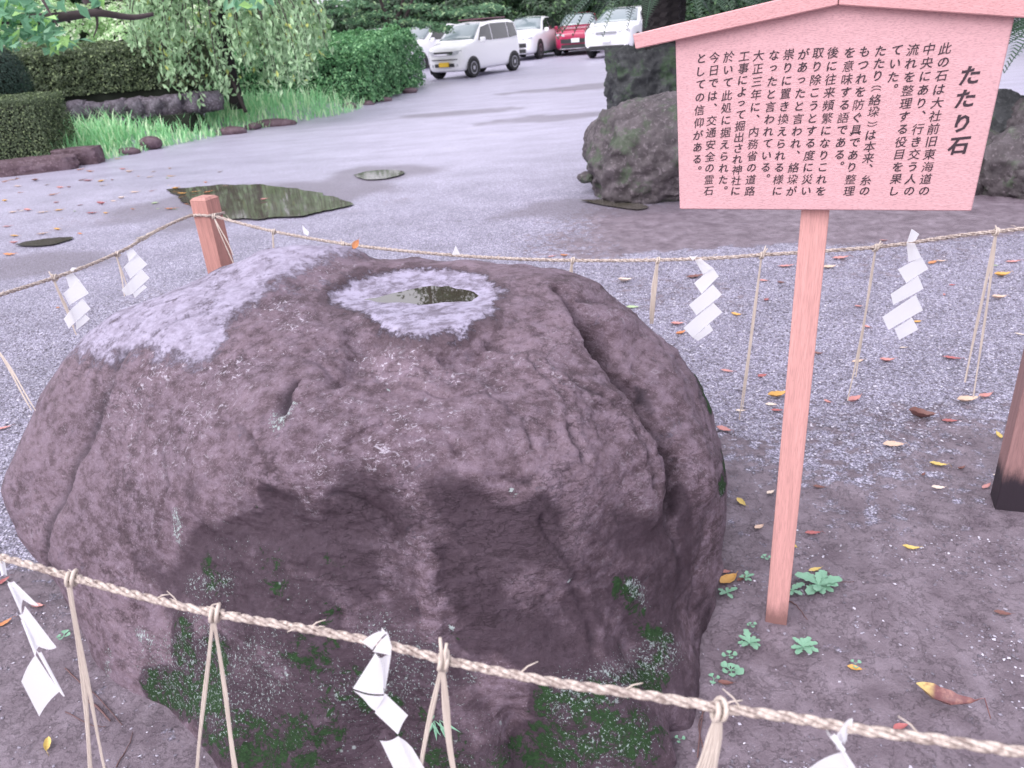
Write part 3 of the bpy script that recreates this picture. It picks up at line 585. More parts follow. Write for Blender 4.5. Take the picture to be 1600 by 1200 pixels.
# ------------------------------------------------------------------ signboard
UU = np.array([.928, -.373, 0]); UU /= np.linalg.norm(UU); NN = np.array([UU[1], -UU[0], 0])      # NN points at the viewer
if NN[1] > 0: NN = -NN
SB = G(1212, 978)
def sign_uv(px, py, off=0.0):
    d = ray(px, py); t = ((SB + NN * off - C) @ NN) / (d @ NN); q = C + d * t; return (q - SB) @ UU, q[2]
def sign_pt(u, z, off=0.0): return SB + UU * u + NN * off + np.array([0, 0, z])
def signboard():
    root = empty('signboard', SB); tag(root, 'salmon pink wooden signboard on a post covered in black Japanese text', 'signboard')
    def loc(u, z, off): return UU * u + NN * off + np.array([0, 0, z])
    def prism(name, poly, o0, o1, m, bev=.002):
        mb = MB(); n = len(poly); V = [loc(u, z, o1) for u, z in poly] + [loc(u, z, o0) for u, z in poly]
        mb.add(V, [tuple(range(n)), tuple(range(2 * n - 1, n - 1, -1))] + [(i, n + i, n + (i + 1) % n, (i + 1) % n) for i in range(n)])
        o = mb.build(name, m, root); o.modifiers.new('bevel', 'BEVEL').width = bev; return o
    F0 = .0          # board face plane
    uv = lambda x, y: sign_uv(x, y, F0)
    TL, BL, BR, TR, AP = uv(1055, 60), uv(1062, 327), uv(1518, 330), uv(1585, 30), uv(1312, 4)
    b = prism('board', [BL, BR, (TR[0], TR[1] + .005), AP, (TL[0], TL[1] + .005)][::-1], F0 - .022, F0, M['board'])
    # grain runs along the board: turn texture space to the board's own axes
    rl, rlb = sign_uv(990, 49, .02), sign_uv(993, 77, .02); apb = sign_uv(1312, 8, .02); rrb = sign_uv(1583, 40, .02)
    apb = (.004, apb[1]); sl = (apb[1] - rlb[1]) / (apb[0] - rlb[0]); hgt = .0335
    sr = sl
    uR = .378
    left = [(rlb[0], rlb[1]), (apb[0], apb[1]), (apb[0], apb[1] + hgt), (rl[0] - .002, rlb[1] + hgt - .006)]
    right = [(apb[0], apb[1]), (uR, apb[1] - sr * (uR - apb[0])), (uR + .002, apb[1] - sr * (uR - apb[0]) + hgt - .006), (apb[0], apb[1] + hgt)]
    prism('roof_board', left[::-1], -.045, .020, M['roofwood']); prism('roof_board', [(u + .0015, z) for u, z in right][::-1], -.045, .020, M['roofwood'])
    capL = []
    _c = [(left[3][0] - .012, left[3][1]), (left[2][0], left[2][1]), (left[2][0], left[2][1] + .012), (left[3][0] - .012, left[3][1] + .012)]
    capR = [(right[3][0], right[3][1]), (right[2][0] + .012, right[2][1]), (right[2][0] + .012, right[2][1] + .012), (right[3][0], right[3][1] + .012)]
    w = .0275; mb = MB()
    M3 = lambda p: UU * p[0] + NN * p[1] + np.array([0, 0, p[2]])
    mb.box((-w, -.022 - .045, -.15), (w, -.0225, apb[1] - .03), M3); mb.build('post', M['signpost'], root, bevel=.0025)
    # lettering: glyph meshes of the built-in font, set column by column
    cache = {}
    def glyph(ch, off):
        if (ch, off) in cache: return cache[ch, off]
        cu = bpy.data.curves.new('g', 'FONT'); cu.body = ch; cu.align_x = 'CENTER'; cu.align_y = 'CENTER'; cu.resolution_u = 2; cu.offset = off
        o = bpy.data.objects.new('g', cu); COL.objects.link(o); dg = bpy.context.evaluated_depsgraph_get(); dg.update(); me = bpy.data.meshes.new_from_object(o.evaluated_get(dg))
        V = np.array([v.co[:] for v in me.vertices]).reshape(-1, 3); Fs = [tuple(p.vertices) for p in me.polygons]
        bpy.data.objects.remove(o); bpy.data.curves.remove(cu); bpy.data.meshes.remove(me)
        if len(V):
            if ch not in '、。︵︶っゃょ':
                pass
        cache[ch, off] = (V, Fs); return V, Fs
    cols = [('此の石は大社前旧東海道の', 1283, 195, 1197, 770), ('中央にあり、行き交う人の', 1217, 197, 1137, 770), ('流れを整理する役目を果し', 1152, 200, 1078, 770), ('ていた。', 1087, 203, 1067, 362),
            ('たたり︵絡垜︶は本来、糸の', 1022, 205, 957, 770), ('もつれを防ぐ具であり整理', 957, 208, 895, 770), ('を意味する語である。', 897, 212, 852, 672), ('後に往来頻繁になりこれを', 830, 212, 780, 770),
            ('取り除こうとする度に災い', 770, 214, 722, 770), ('があったと言われ、絡垜が', 712, 217, 663, 770), ('祟りに置き換えられる様に', 652, 219, 605, 770), ('なったと言われている。', 593, 222, 555, 722),
            ('大正三年に、内務省の道路', 530, 224, 495, 770), ('工事によって掘出され神社に', 472, 227, 437, 770), ('於いて此処に据えられた。', 410, 229, 385, 770), ('今日では、交通安全の霊石', 352, 232, 328, 770), ('としての信仰がある。', 300, 235, 280, 690)]
    k = 620 / 1600
    def place(mb, ch, u, z, size, off):
        V, Fs = glyph(ch, off)
        if not len(V): return
        c = (V.min(0) + V.max(0)) / 2; V = V.copy()
        kana = '\u3040' < ch < '\u3100'
        if ch in '、。':
            V -= c; V *= size; V[:, 0] += size * .28; V[:, 1] += size * .30
        elif ch in '︵︶':
            V -= c; V[:, :2] *= (size * .85, size * .75); mb.add([loc(u + a, z + b_ + size * .10, .0009) for a, b_, _ in V], Fs); V = V.copy(); V[:, 1] -= size * .16
        else:
            V -= c; V *= size * (.90 if ch in 'っょ' else 1.0)
        # brush hand: strokes rise to the right and lean a little, with uneven weight
        sx, sy = V[:, 0].copy(), V[:, 1].copy(); V[:, 1] = sy + sx * .09; V[:, 0] = sx + sy * .10
        jit = pn(np.column_stack([sx / size * 4 + ord(ch) % 97, sy / size * 4, 0 * sx])) * size * .020; V[:, 0] += jit; V[:, 1] -= jit * .8
        mb.add([loc(u + a, z + b_, .0009) for a, b_, _ in V], Fs)
    for t, x0, y0, x1, y1 in cols:
        mb = MB(); n = len(t)
        a = np.array(sign_uv(980 + x0 * k, y0 * k)); b = np.array(sign_uv(980 + x1 * k, y1 * k)); st = (a[1] - b[1]) / (n - 1)
        for i, ch in enumerate(t):
            q = a + (b - a) * i / (n - 1); place(mb, ch, q[0], q[1], .0212 if ch > '\u3100' else .0205, 0 if ch in '繁垜海換防意語務整霊様' else .006 if ch > '\u3100' else .016)
        mb.build('text_column', M['ink'], root)
    mb = MB()
    for ch, x, y in (('た', 1383, 303), ('た', 1364, 397), ('り', 1350, 497), ('石', 1335, 588)):
        q = sign_uv(980 + x * k, y * k); place(mb, ch, q[0], q[1], .035, .03)
    mb.build('title_lettering', M['ink'], root)
signboard()

# ------------------------------------------------------------------ fence posts, straw ropes, straw tassels, paper streamers
E3 = lambda p: np.array(p, float)
def fence_post(corner_px, z_or, w, h, label, m, at=None):
    P = E3(at); root = empty('fence_post', (P[0], P[1], 0)); tag(root, label, 'post')
    ang = math.atan2(UU[1], UU[0]); root.rotation_euler = (0, 0, ang)
    mb = MB(); mb.box((-w / 2, -w / 2, -.2), (w / 2, w / 2, h - .008)); mb.build('shaft', m, root, bevel=.003)
    mb = MB(); e = w / 2; i = w / 2 - .010
    mb.add([(-e, -e, h - .0075), (e, -e, h - .0075), (e, e, h - .0075), (-e, e, h - .0075), (-i, -i, h + .002), (i, -i, h + .002), (i, i, h + .002), (-i, i, h + .002)], [(4, 5, 6, 7), (0, 1, 5, 4), (1, 2, 6, 5), (2, 3, 7, 6), (3, 0, 4, 7)])
    mb.build('chamfered_top', M['endgrain'] if m is M['postwood2'] else m, root); return root
PL = PY(322, 335, 3.07); PL[2] = 0
fence_post(None, 0, .078, .965, 'reddish square cedar post standing behind the boulder with rope around its top', M['postwood'], (PL[0] + .0, PL[1] + .02, 0))
PRc = G(1556, 792); PR = PRc + UU * .045 - NN * .045 
fence_post(None, 0, .09, .99, 'brown square cedar post with blackened foot at the right edge', M['postwood2'], PR)

def rope(name, pts, label, dia=.0125, pitch=.046, frays=8, seed=1):
    r_ = random.Random(seed); root = empty(name, pts[0]); tag(root, label, 'rope')
    line = np.array(smooth_line(pts, 90)); seg = np.linalg.norm(np.diff(line, axis=0), axis=1); s = np.concatenate([[0], np.cumsum(seg)])
    n = int(s[-1] / .0042); t = np.linspace(0, s[-1], n); L = np.stack([np.interp(t, s, line[:, i]) for i in range(3)], 1)
    T = np.gradient(L, axis=0); T /= np.linalg.norm(T, axis=1)[:, None]; A = np.cross(T, [0, 0, 1.]); A /= np.linalg.norm(A, axis=1)[:, None]; B = np.cross(T, A)
    wob = .12 * pn(np.column_stack([t * 8, t * 0 + seed, t * 0])) 
    o = np.array(pts[0])
    for k in range(3):
        ph = 2 * math.pi * t / (pitch * 2.1) * (1 + 0 * wob) + k * math.pi * 2 / 3 + 1.4 * pn(np.column_stack([t * 4, t * 0 + seed + 9, t * 0])); rr = dia * .26 * (1 + wob)
        Q = L + rr[:, None] * (np.cos(ph)[:, None] * A + np.sin(ph)[:, None] * B) - o
        rad = dia * .245 * (1 + .22 * pn(np.column_stack([t * 45, t * 0 + k * 7 + seed, t * 0])))
        mb = MB(); mb.tube(Q, list(rad), 7); mb.build('strand', M['rope'], root, True)
    mb = MB()
    for _ in range(frays):
        i = r_.randrange(4, n - 12); d = T[i] * r_.choice((-1, 1)) * .02 + A[i] * r_.uniform(-.01, .01) + np.array([0, 0, r_.uniform(-.004, .016)])
        p = L[i] - o; mb.tube([p, p + d * .5 + np.array([0, 0, .003]), p + d], [.0011, .0009, .0005], 4)
    if frays: mb.build('loose_straw_ends', M['straw'], root, True)['kind'] = 'stuff'
    return root
# back rope: post to post, sagging behind the boulder
RA = PL + np.array([0, 0, .895]) + NN * .045; RB = PR + np.array([0, 0, .905]) + NN * .052
def on_back(px, py):
    """point where the line of sight meets the upright plane of the back rope"""
    h = RB - RA; h[2] = 0; n = np.array([-h[1], h[0], 0]); n /= np.linalg.norm(n); d = ray(px, py); t = ((RA - C) @ n) / (d @ n); return C + d * t
bpx = [(332, 337), (430, 362), (560, 384), (712, 399), (850, 406), (980, 407), (1100, 404), (1195, 398), (1370, 386), (1500, 368), (1600, 357), (1640, 350)]
BACK = [on_back(*p) for p in bpx]
rope('straw_rope', BACK, 'thin twisted straw rope sagging between two posts behind the boulder and the sign', .0122, .033, 16, 3)
# front rope, close to the camera
FA, FB = G(-60, 858, .90), G(1680, 1188, .93)
def on_front(px, py):
    h = FB - FA; h[2] = 0; n = np.array([-h[1], h[0], 0]); n /= np.linalg.norm(n); d = ray(px, py); t = ((FA - C) @ n) / (d @ n); return C + d * t
fpx = [(-60, 856), (0, 870), (110, 901), (230, 934), (335, 958), (470, 981), (590, 1004), (700, 1032), (860, 1065), (1000, 1085), (1120, 1105), (1240, 1122), (1330, 1138), (1470, 1157), (1600, 1176), (1680, 1189)]
FRONT = [on_front(*p) for p in fpx]
rope('straw_rope', FRONT, 'thick twisted straw rope crossing low in front of the boulder', .0106, .029, 26, 5)
# left rope, from the post towards the viewer
LA = PL + np.array([0, 0, .895]) + NN * .04 - UU * .03; LB = G(-60, 482, .90)
def on_left(px, py):
    h = LB - LA; h[2] = 0; n = np.array([-h[1], h[0], 0]); n /= np.linalg.norm(n); d = ray(px, py); t = ((LA - C) @ n) / (d @ n); return C + d * t
LEFT = [on_left(*p) for p in [(300, 336), (262, 352), (225, 372), (195, 390), (140, 414), (85, 434), (0, 461), (-60, 484)]]
rl = rope('straw_rope', LEFT, 'twisted straw rope running left from the cedar post', .0122, .033, 12, 7)
def bundle(parent, P, d, n, L, w, seed, name='spliced_straw_bundle'):
    r_ = random.Random(seed); o = np.array(parent.location); mb = MB()
    for _ in range(n):
        e = d * r_.uniform(.5, 1) * L + np.array([r_.uniform(-w, w), r_.uniform(-w, w), r_.uniform(-w * .6, w * 1.2)]); s = -d * r_.uniform(.2, .7) * L + np.array([0, 0, r_.uniform(-w, w) * .5])
        p = P - o + np.array([r_.uniform(-.004, .004), 0, r_.uniform(-.005, .005)]); mb.tube([p + s, p + np.array([0, 0, .002]), p + e], [.0012, .0026, .0007], 5)
    return mb.build(name, M['straw'], parent, True)
ld = (LEFT[0] - LEFT[4]); ld /= np.linalg.norm(ld)
bundle(rl, on_left(232, 368), ld, 9, .085, .016, 4); bundle(rl, on_left(222, 372), -ld, 5, .05, .012, 6)
# loops where the ropes turn around the posts
def rope_loop(P, w, z, label, seed):
    e = w / 2 + .005; a, b = UU, NN; c = E3(P); pts = []
    for i in range(33):
        t = 2 * math.pi * i / 32; ct, st = math.cos(t), math.sin(t); k = e / max(abs(ct), abs(st)) * .97; pts.append(c + a * ct * k + b * st * k + np.array([0, 0, z + .006 * math.sin(t)]))
    return rope('straw_rope', pts[::2], label, .0118, .04, 3, seed)
rope_loop((PL[0], PL[1] + .02, 0), .078, .897, 'loop of straw rope tied round the cedar post behind the boulder', 11)
rope_loop(PR, .09, .91, 'loop of straw rope tied round the right hand post', 12)

def tassel(P, ends, label, w=.0045, stub=None, loopr=.010, seed=1, split=True):
    """straws hanging from a rope; ends = list of end points"""
    r_ = random.Random(seed); P = E3(P); root = empty('straw_tassel', P); tag(root, label, 'straw tassel', 'straw tassels hanging from the ropes')
    for e in ends:
        e = E3(e) - P; L = np.linalg.norm(e); mb = MB(); n = 14; side = np.array([1, -.35, 0]); side /= np.linalg.norm(side); out = np.array([.35, 1, 0]) * -1; out /= np.linalg.norm(out)
        bow = r_.uniform(-.006, .006); pts = []; ww = w * r_.uniform(.8, 1.15); V = []
        for i in range(n + 1):
            t = i / n; p = e * t + side * bow * math.sin(t * math.pi) + out * (.006 + .0015 * math.sin(t * 7 + seed)); wi = ww * (.75 + .25 * math.sin(t * math.pi) + .12 * math.sin(t * 14 + seed)) * (1 - .35 * t)
            for s_, q in ((-1, 0), (-.45, .30), (0, .10), (.45, .30), (1, 0)): V.append(p + side * wi * s_ + out * wi * q)
            V.append(p - out * wi * .2)
        Fs = [(i * 6 + k, i * 6 + (k + 1) % 6, (i + 1) * 6 + (k + 1) % 6, (i + 1) * 6 + k) for i in range(n) for k in range(6)] + [tuple(range(5, -1, -1)), tuple(n * 6 + k for k in range(6))]
        mb.add(V, Fs); mb.build('straw', M['straw'], root)
    # knot over the rope
    mb = MB(); k = []
    for i in range(22):
        t = i / 21 * 2 * math.pi * 1.7; k.append(np.array([(.35 * math.cos(t) - .0) * loopr * 1.0 + (i / 21 - .5) * .012, -math.sin(t) * loopr * .95, math.cos(t) * loopr * .95]))
    mb.tube(k, .0026, 6); mb.build('knot', M['straw'], root, True)
    if stub is not None:
        mb = MB()
        for s_ in (-1, 1):
            q = E3(stub) - P; mb.tube([np.array([s_ * .002, -.008, -.008]), q * .5 + np.array([s_ * .002, -.006, 0]), q + np.array([s_ * .003, 0, -.004 * (s_ + 1)])], [.0022, .0022, .0018], 6)
        mb.build('straw_end', M['straw'], root, True)
    return root
def down(P, fn, px, py):
    """end of a straw that hangs from P: same upright plane, at the height seen at (px, py)"""
    return fn(px, py)
f = on_front
tassel(f(114, 903), [f(150, 1260), f(184, 1260), f(150, 1230)], 'fat pair of pale straws hanging from the front rope nearest its left end', .0052, seed=2)
tassel(f(338, 958), [f(309, 1262), f(386, 1262), f(378, 1262)], 'thin forked straws hanging from the front rope between the two front paper streamers', .0038, seed=3)
tassel(f(694, 1031), [f(650, 1270), f(722, 1262), f(726, 1262)], 'straw tassel on the front rope with a short stub sticking up above the knot', .0042, f(692, 996), seed=4)
tassel(f(1124, 1108), [f(1064, 1262), f(1096, 1262), f(1078, 1262)], 'slanting bunch of straws hanging from the front rope nearest its right end', .0042, seed=5)
b = on_back
tassel(b(335, 338), [b(366, 398), b(378, 440)], 'short straw strand hanging beside the reddish cedar post', .0034, seed=6)
tassel(b(428, 362), [b(432, 420), b(427, 425)], 'stubby straw loop on the back rope, first right of the cedar post', .005, seed=7)
tassel(b(536, 382), [b(538, 430), b(534, 430)], 'straw end tied to the back rope above the ridge of the boulder', .004, b(534, 374), seed=17)
tassel(b(895, 407), [b(892, 450), b(896, 455)], 'short straw loop on the back rope above the right shoulder of the boulder', .005, seed=8)
tassel(b(1028, 407), [b(1020, 505), b(1017, 505)], 'broad curved straw on the back rope just left of the paper streamer by the sign', .0062, seed=9)
tassel(b(1190, 399), [b(1155, 655), b(1160, 640)], 'long narrow straws hanging left of the sign post with a bent tip on top', .0042, b(1198, 384), seed=10)
tassel(b(1368, 387), [b(1337, 588), b(1324, 625)], 'forked straws hanging from the back rope right of the sign post', .0040, b(1378, 376), seed=11)
tassel(b(1556, 362), [b(1507, 596), b(1520, 620)], 'long forked straws hanging from the back rope near the right edge', .0046, b(1557, 352), seed=12)
l = on_left
tassel(l(86, 434), [l(122, 522), l(118, 510)], 'single straw behind the first paper streamer on the left rope, its end poking above', .0045, l(78, 424), seed=13)
tassel(l(184, 397), [l(206, 458), l(197, 462)], 'dark pair of straws on the left rope beside the second paper streamer', .0035, seed=14)
EL = E3(l(-60, 484)); 
tassel(PY(-8, 535, 2.2), [PY(58, 640, 2.15), PY(52, 640, 2.16)], 'thick pale straw coming down to the boulder at the left edge', .0065, seed=15)

def shide(fn, polys, label, amp=.012, seed=1):
    """zigzag paper streamer: one sheet folded panel by panel; polys are the panels' corners"""
    c0 = E3(fn(*polys[0][0])); root = empty('paper_streamer', c0); tag(root, label, 'paper streamer', 'white zigzag paper streamers on the ropes')
    vd = c0 - C; vd /= np.linalg.norm(vd); out = -np.array([vd[0], vd[1], 0]); out /= np.linalg.norm(out)
    for j, quad in enumerate(polys):
        q = [E3(fn(*p)) - c0 for p in quad]; n = 6; V = []
        for a in range(n + 1):
            for b_ in range(n + 1):
                s_, t = a / n, b_ / n
                p = (q[0] * (1 - s_) + q[1] * s_) * (1 - t) + (q[3] * (1 - s_) + q[2] * s_) * t
                bend = amp * (math.sin(math.pi * s_) * (.55 if j % 2 else -.35) + (s_ - .5) * (.9 if j % 2 else -.9)) + .0015 * j
                V.append(p + out * (bend + .006))
        Fs = [(a * (n + 1) + b_, (a + 1) * (n + 1) + b_, (a + 1) * (n + 1) + b_ + 1, a * (n + 1) + b_ + 1) for a in range(n) for b_ in range(n)]
        mb = MB(); mb.add(V, Fs); o = mb.build('paper_panel', M['paper'], root, True); 
    return root
zA = lambda *p: [(1060 + x / 8, 390 + y / 8) for x, y in p]
shide(b, [zA((128, 65), (195, 92), (250, 62), (180, 132)), zA((205, 125), (275, 100), (430, 215), (310, 305)), zA((195, 405), (430, 215), (505, 325), (290, 540)), zA((130, 680), (430, 420), (545, 545), (225, 810)), zA((62, 960), (435, 650), (550, 770), (180, 1080)), zA((178, 1082), (385, 908), (435, 985), (245, 1125))], 'white zigzag paper streamer on the back rope left of the sign post', .005)
zB = lambda *p: [(1370 + x / 6.155, 345 + y / 6.155) for x, y in p]
shide(b, [zB((335, 70), (410, 125), (365, 200), (290, 200)), zB((285, 205), (365, 205), (430, 345), (305, 390)), zB((205, 455), (430, 342), (495, 455), (285, 590)), zB((135, 695), (400, 515), (450, 640), (160, 800)), zB((55, 910), (375, 700), (445, 850), (115, 1035)), zB((172, 1022), (340, 912), (400, 1025), (215, 1130))], 'white zigzag paper streamer on the back rope right of the sign post', .005)
shide(b, [[(712, 383), (719, 397), (706, 398), (708, 392)]], 'tip of a white paper streamer above the rope behind the basin', .002)
shide(b, [[(472, 351), (483, 362), (481, 368), (474, 364)]], 'tip of a white paper streamer near the cedar post', .002)
zL = lambda *p: [(70 + x / 8.572, 380 + y / 8.572) for x, y in p]
shide(l, [zL((335, 350), (365, 320), (430, 325), (370, 385)), zL((275, 430), (370, 385), (470, 500), (325, 592)), zL((245, 665), (452, 478), (590, 665), (325, 820)), zL((345, 880), (500, 725), (610, 865), (415, 1040)), zL((250, 1000), (345, 880), (415, 1040), (320, 1130)), zL((413, 1042), (540, 938), (600, 995), (420, 1150))], 'white paper streamer with four folds on the left rope above the boulder edge', .005)
shide(l, [zL((1085, 100), (1180, 75), (1240, 145), (1125, 238)), zL((1055, 315), (1228, 130), (1370, 275), (1145, 470)), zL((1138, 490), (1300, 345), (1405, 460), (1180, 660)), zL((1025, 620), (1138, 490), (1180, 660), (1090, 700)), zL((1178, 660), (1325, 550), (1370, 580), (1200, 720))], 'white paper streamer on the left rope nearest the cedar post', .005)
z1 = lambda *p: [(x * .375, 750 + y * .375) for x, y in p]
shide(f, [z1((-20, 310), (18, 322), (30, 400), (0, 385)), z1((22, 412), (48, 402), (152, 503), (92, 494)), z1((22, 412), (62, 428), (95, 492), (80, 542)), z1((75, 556), (92, 500), (224, 672), (156, 686)), z1((75, 556), (118, 600), (158, 686), (136, 714)), z1((140, 690), (158, 684), (256, 868), (238, 866)), z1((76, 808), (142, 716), (242, 868), (150, 952))], 'large curled white paper streamer at the left end of the front rope', .014)
z2 = lambda *p: [(520 + x / 5, 960 + y / 5) for x, y in p]
shide(f, [z2((220, 175), (360, 115), (425, 120), (300, 235)), z2((360, 115), (370, 52), (405, 95), (425, 120)), z2((300, 235), (425, 118), (455, 235), (440, 262)), z2((325, 262), (362, 274), (385, 556), (150, 540)), z2((362, 274), (445, 270), (398, 552), (378, 500)), z2((148, 540), (386, 554), (318, 672), (230, 605)), z2((310, 680), (394, 555), (572, 725), (488, 846)), z2((355, 915), (490, 848), (680, 1300), (540, 1300)), z2((490, 848), (600, 960), (718, 1158), (640, 1210))], 'large white zigzag paper streamer looped over the middle of the front rope', .006)
z4 = lambda *p: [(1200 + x / 3, 800 + y / 3) for x, y in p]
shide(f, [z4((345, 975), (398, 965), (395, 1005), (365, 1045)), z4((270, 1003), (320, 985), (372, 1060), (350, 1098)), z4((320, 1000), (372, 1000), (372, 1058), (335, 1060)), z4((350, 1075), (372, 1058), (480, 1230), (400, 1260)), z4((183, 1148), (352, 1098), (440, 1260), (240, 1300))], 'white paper streamer knotted at the right end of the front rope', .012)

# ------------------------------------------------------------------ rocks
def rock(name, c, size, label, m, rz=0, seed=1, rough=.16, box=0.0, sub=5, cat='rock', parent=None):
    import bmesh
    bm = bmesh.new(); bmesh.ops.create_icosphere(bm, subdivisions=sub, radius=1); V = np.array([v.co[:] for v in bm.verts]); Fc = np.array([[v.index for v in f.verts] for f in bm.faces]); bm.free()
    if box: mx = np.abs(V).max(1)[:, None]; V = V * (1 - box) + V / mx * box * .86
    o_ = seed * 7.7; d = rough * fbm(V + o_, 3, 1.1) + rough * .45 * fbm(V + o_, 4, 3.3, ridged=True) - rough * .2 + rough * .12 * fbm(V + o_, 2, 11)
    V = V * (1 + d)[:, None] * np.array(size) / 2; ca, sa = math.cos(rz), math.sin(rz)
    V = np.stack([V[:, 0] * ca - V[:, 1] * sa, V[:, 0] * sa + V[:, 1] * ca, V[:, 2]], 1)
    o = link(name, arr(name, V, Fc), m, parent, c)
    if label: tag(o, label, cat)
    return o
def gp(x, y, Y): return PY(x, y, Y)
rk = lambda nm, px, py, Y, size, label, m, **k: rock(nm, tuple(gp(px, py, Y)), size, label, m, **k)
rk('garden_rock', 1030, 246, 7.15, (1.30, 1.2, 1.02), 'big mottled grey rock left of the signboard at the edge of the yard', M['rock'], seed=3, rough=.13, box=.25, sub=6)
rk('garden_rock', 955, 226, 7.9, (.56, .6, .56), 'small round rock leaning on the left of the big mottled rock', M['rock'], seed=5, rough=.12)
rk('garden_rock', 916, 277, 7.3, (.16, .16, .10), 'fist sized stone at the foot of the big mottled rock', M['rock'], seed=6)
rk('standing_rock', 1020, 138, 9.3, (1.12, .9, .98), 'dark flat topped block of stone standing behind the big mottled rock', M['darkrock'], seed=8, rough=.17, box=.7, sub=6)
rk('garden_rock', 1165, 240, 7.6, (1.2, 1.2, 1.1), 'grey rock mostly hidden behind the left half of the signboard', M['rock'], seed=9, rough=.12)
rk('garden_rock', 1320, 250, 7.2, (1.3, 1.2, 1.0), 'grey rock hidden behind the middle of the signboard', M['rock'], seed=10, rough=.12)
rk('garden_rock', 1480, 262, 6.5, (.95, .9, .75), 'rounded rock at the foot of the pile behind the lower right corner of the signboard', M['rock'], seed=12, rough=.16)
rk('garden_rock', 1588, 268, 6.1, (.62, .6, .62), 'lowest rock of the pile right of the signboard', M['rock'], seed=14, rough=.2)
rk('garden_rock', 1548, 200, 6.9, (.66, .6, .58), 'mossy upper rock of the pile right of the signboard', M['darkrock'], seed=16, rough=.2)
rk('garden_rock', 1612, 205, 6.6, (.45, .5, .5), 'rock at the right edge of the photo in the pile', M['rock'], seed=17, rough=.2)
rk('garden_rock', 1640, 285, 5.9, (.6, .6, .5), 'rock low at the far right behind the fence post', M['rock'], seed=18, rough=.2)
# kerb stones along the planted bed
rk('kerb_stone', 42, 266, 11.9, (1.55, .42, .38), 'long brown kerb stone under the box hedge at the left edge', M['kerbrock'], seed=21, rough=.10, box=.6, rz=.2)
rk('kerb_stone', 92, 256, 12.1, (.42, .34, .26), 'small rounded kerb stone between the long brown one and the slab', M['kerbrock'], seed=22, rough=.14)
rk('kerb_stone', 122, 246, 12.4, (.78, .42, .34), 'flat topped brown slab at the corner of the grass strip', M['kerbrock'], seed=23, rough=.06, box=.85, rz=.12)
for i, (px, py, Y, sx, sz, lb) in enumerate([(236, 224, 13.6, .34, .2, 'small grey stone half buried in the long grass'), (200, 238, 13.2, .40, .12, 'flat stone at the grass edge right of the brown slab'), (362, 206, 15.0, .55, .16, 'reddish kerb stone below the middle of the grass strip'), (428, 194, 15.8, .85, .17, 'long low kerb stone below the grass strip'), (396, 198, 15.5, .3, .12, 'tiny kerb stone between two longer ones'), (546, 168, 18.2, .34, .20, 'brown stone at the end of the grass strip'), (575, 163, 18.9, .30, .14, 'pale stone at the foot of the clipped hedge'), (600, 157, 19.6, .4, .14, 'stone under the near corner of the clipped hedge'), (640, 143, 21.6, .4, .15, 'stone beside the receding side of the clipped hedge')]):
    rk('kerb_stone', px, py, Y, (sx, .3, sz * 1.2), lb, M['kerbrock'], seed=30 + i, rough=.14, sub=3)

# dry stone wall under the back hedge
def stone_wall():
    c = gp(160, 205, 14.6); root = empty('stone_wall', (c[0], c[1], 0)); tag(root, 'low dry stone wall under the long hedge', 'wall')
    r_ = random.Random(5)
    mb = MB(); mb.box((-1.8, .25, -.1), (1.5, 1.0, .42)); mb.build('earth_backing', M['soil'], root)
    for (px, py, w, h) in [(84, 190, .62, .46), (120, 178, .46, .32), (142, 178, .30, .28), (74, 208, .3, .3), (131, 196, .34, .26), (162, 180, .36, .30), (186, 174, .42, .32), (212, 172, .40, .30), (240, 170, .46, .32), (160, 200, .42, .26), (190, 196, .4, .26), (222, 192, .42, .26), (100, 206, .4, .24), (270, 168, .44, .32), (300, 164, .46, .32), (252, 190, .4, .24), (52, 186, .5, .44), (64, 170, .4, .2), (330, 160, .46, .3)]:
        p = gp(px, py - 2, 14.6 + (px - 80) * .003) - np.array([c[0], c[1], 0]); rock('stone', tuple(p), (w * .93, .42, h * 1.2), None, M['lavarock'], seed=r_.randrange(99), rough=.30, box=.75, sub=3, parent=root, rz=r_.uniform(-.1, .1))
stone_wall()

# ------------------------------------------------------------------ foliage
def leaves(P, Nn, L, Wd, jit=.5, seed=0, droop=0.0, fold=.25):
    """arrays for a cloud of leaves: centres P, preferred normals Nn, length L, width Wd"""
    g = np.random.default_rng(seed); n = len(P)
    nn = Nn + jit * g.normal(size=(n, 3)); nn /= np.linalg.norm(nn, axis=1)[:, None]
    a = g.normal(size=(n, 3)); a[:, 2] -= droop; a -= (a * nn).sum(1)[:, None] * nn; a /= np.linalg.norm(a, axis=1)[:, None] + 1e-9; b = np.cross(nn, a)
    l = (L * (.6 + .8 * g.random(n)))[:, None]; w = (Wd * (.6 + .8 * g.random(n)))[:, None]
    V = np.stack([P - a * l * .5, P + b * w * .5 + nn * w * fold, P + a * l * .5, P - b * w * .5 + nn * w * fold], 1).reshape(-1, 3)
    i = 4 * np.arange(n); Fc = np.concatenate([np.stack([i, i + 1, i + 2], 1), np.stack([i, i + 2, i + 3], 1)], 1).reshape(-1, 3)
    return V, Fc, np.repeat(g.random(n), 2)
def leafmesh(name, P, Nn, L, Wd, **k):
    V, Fc, r_ = leaves(P, Nn, L, Wd, **k); return arr(name, V, Fc, False, fattrs=dict(rnd=r_))
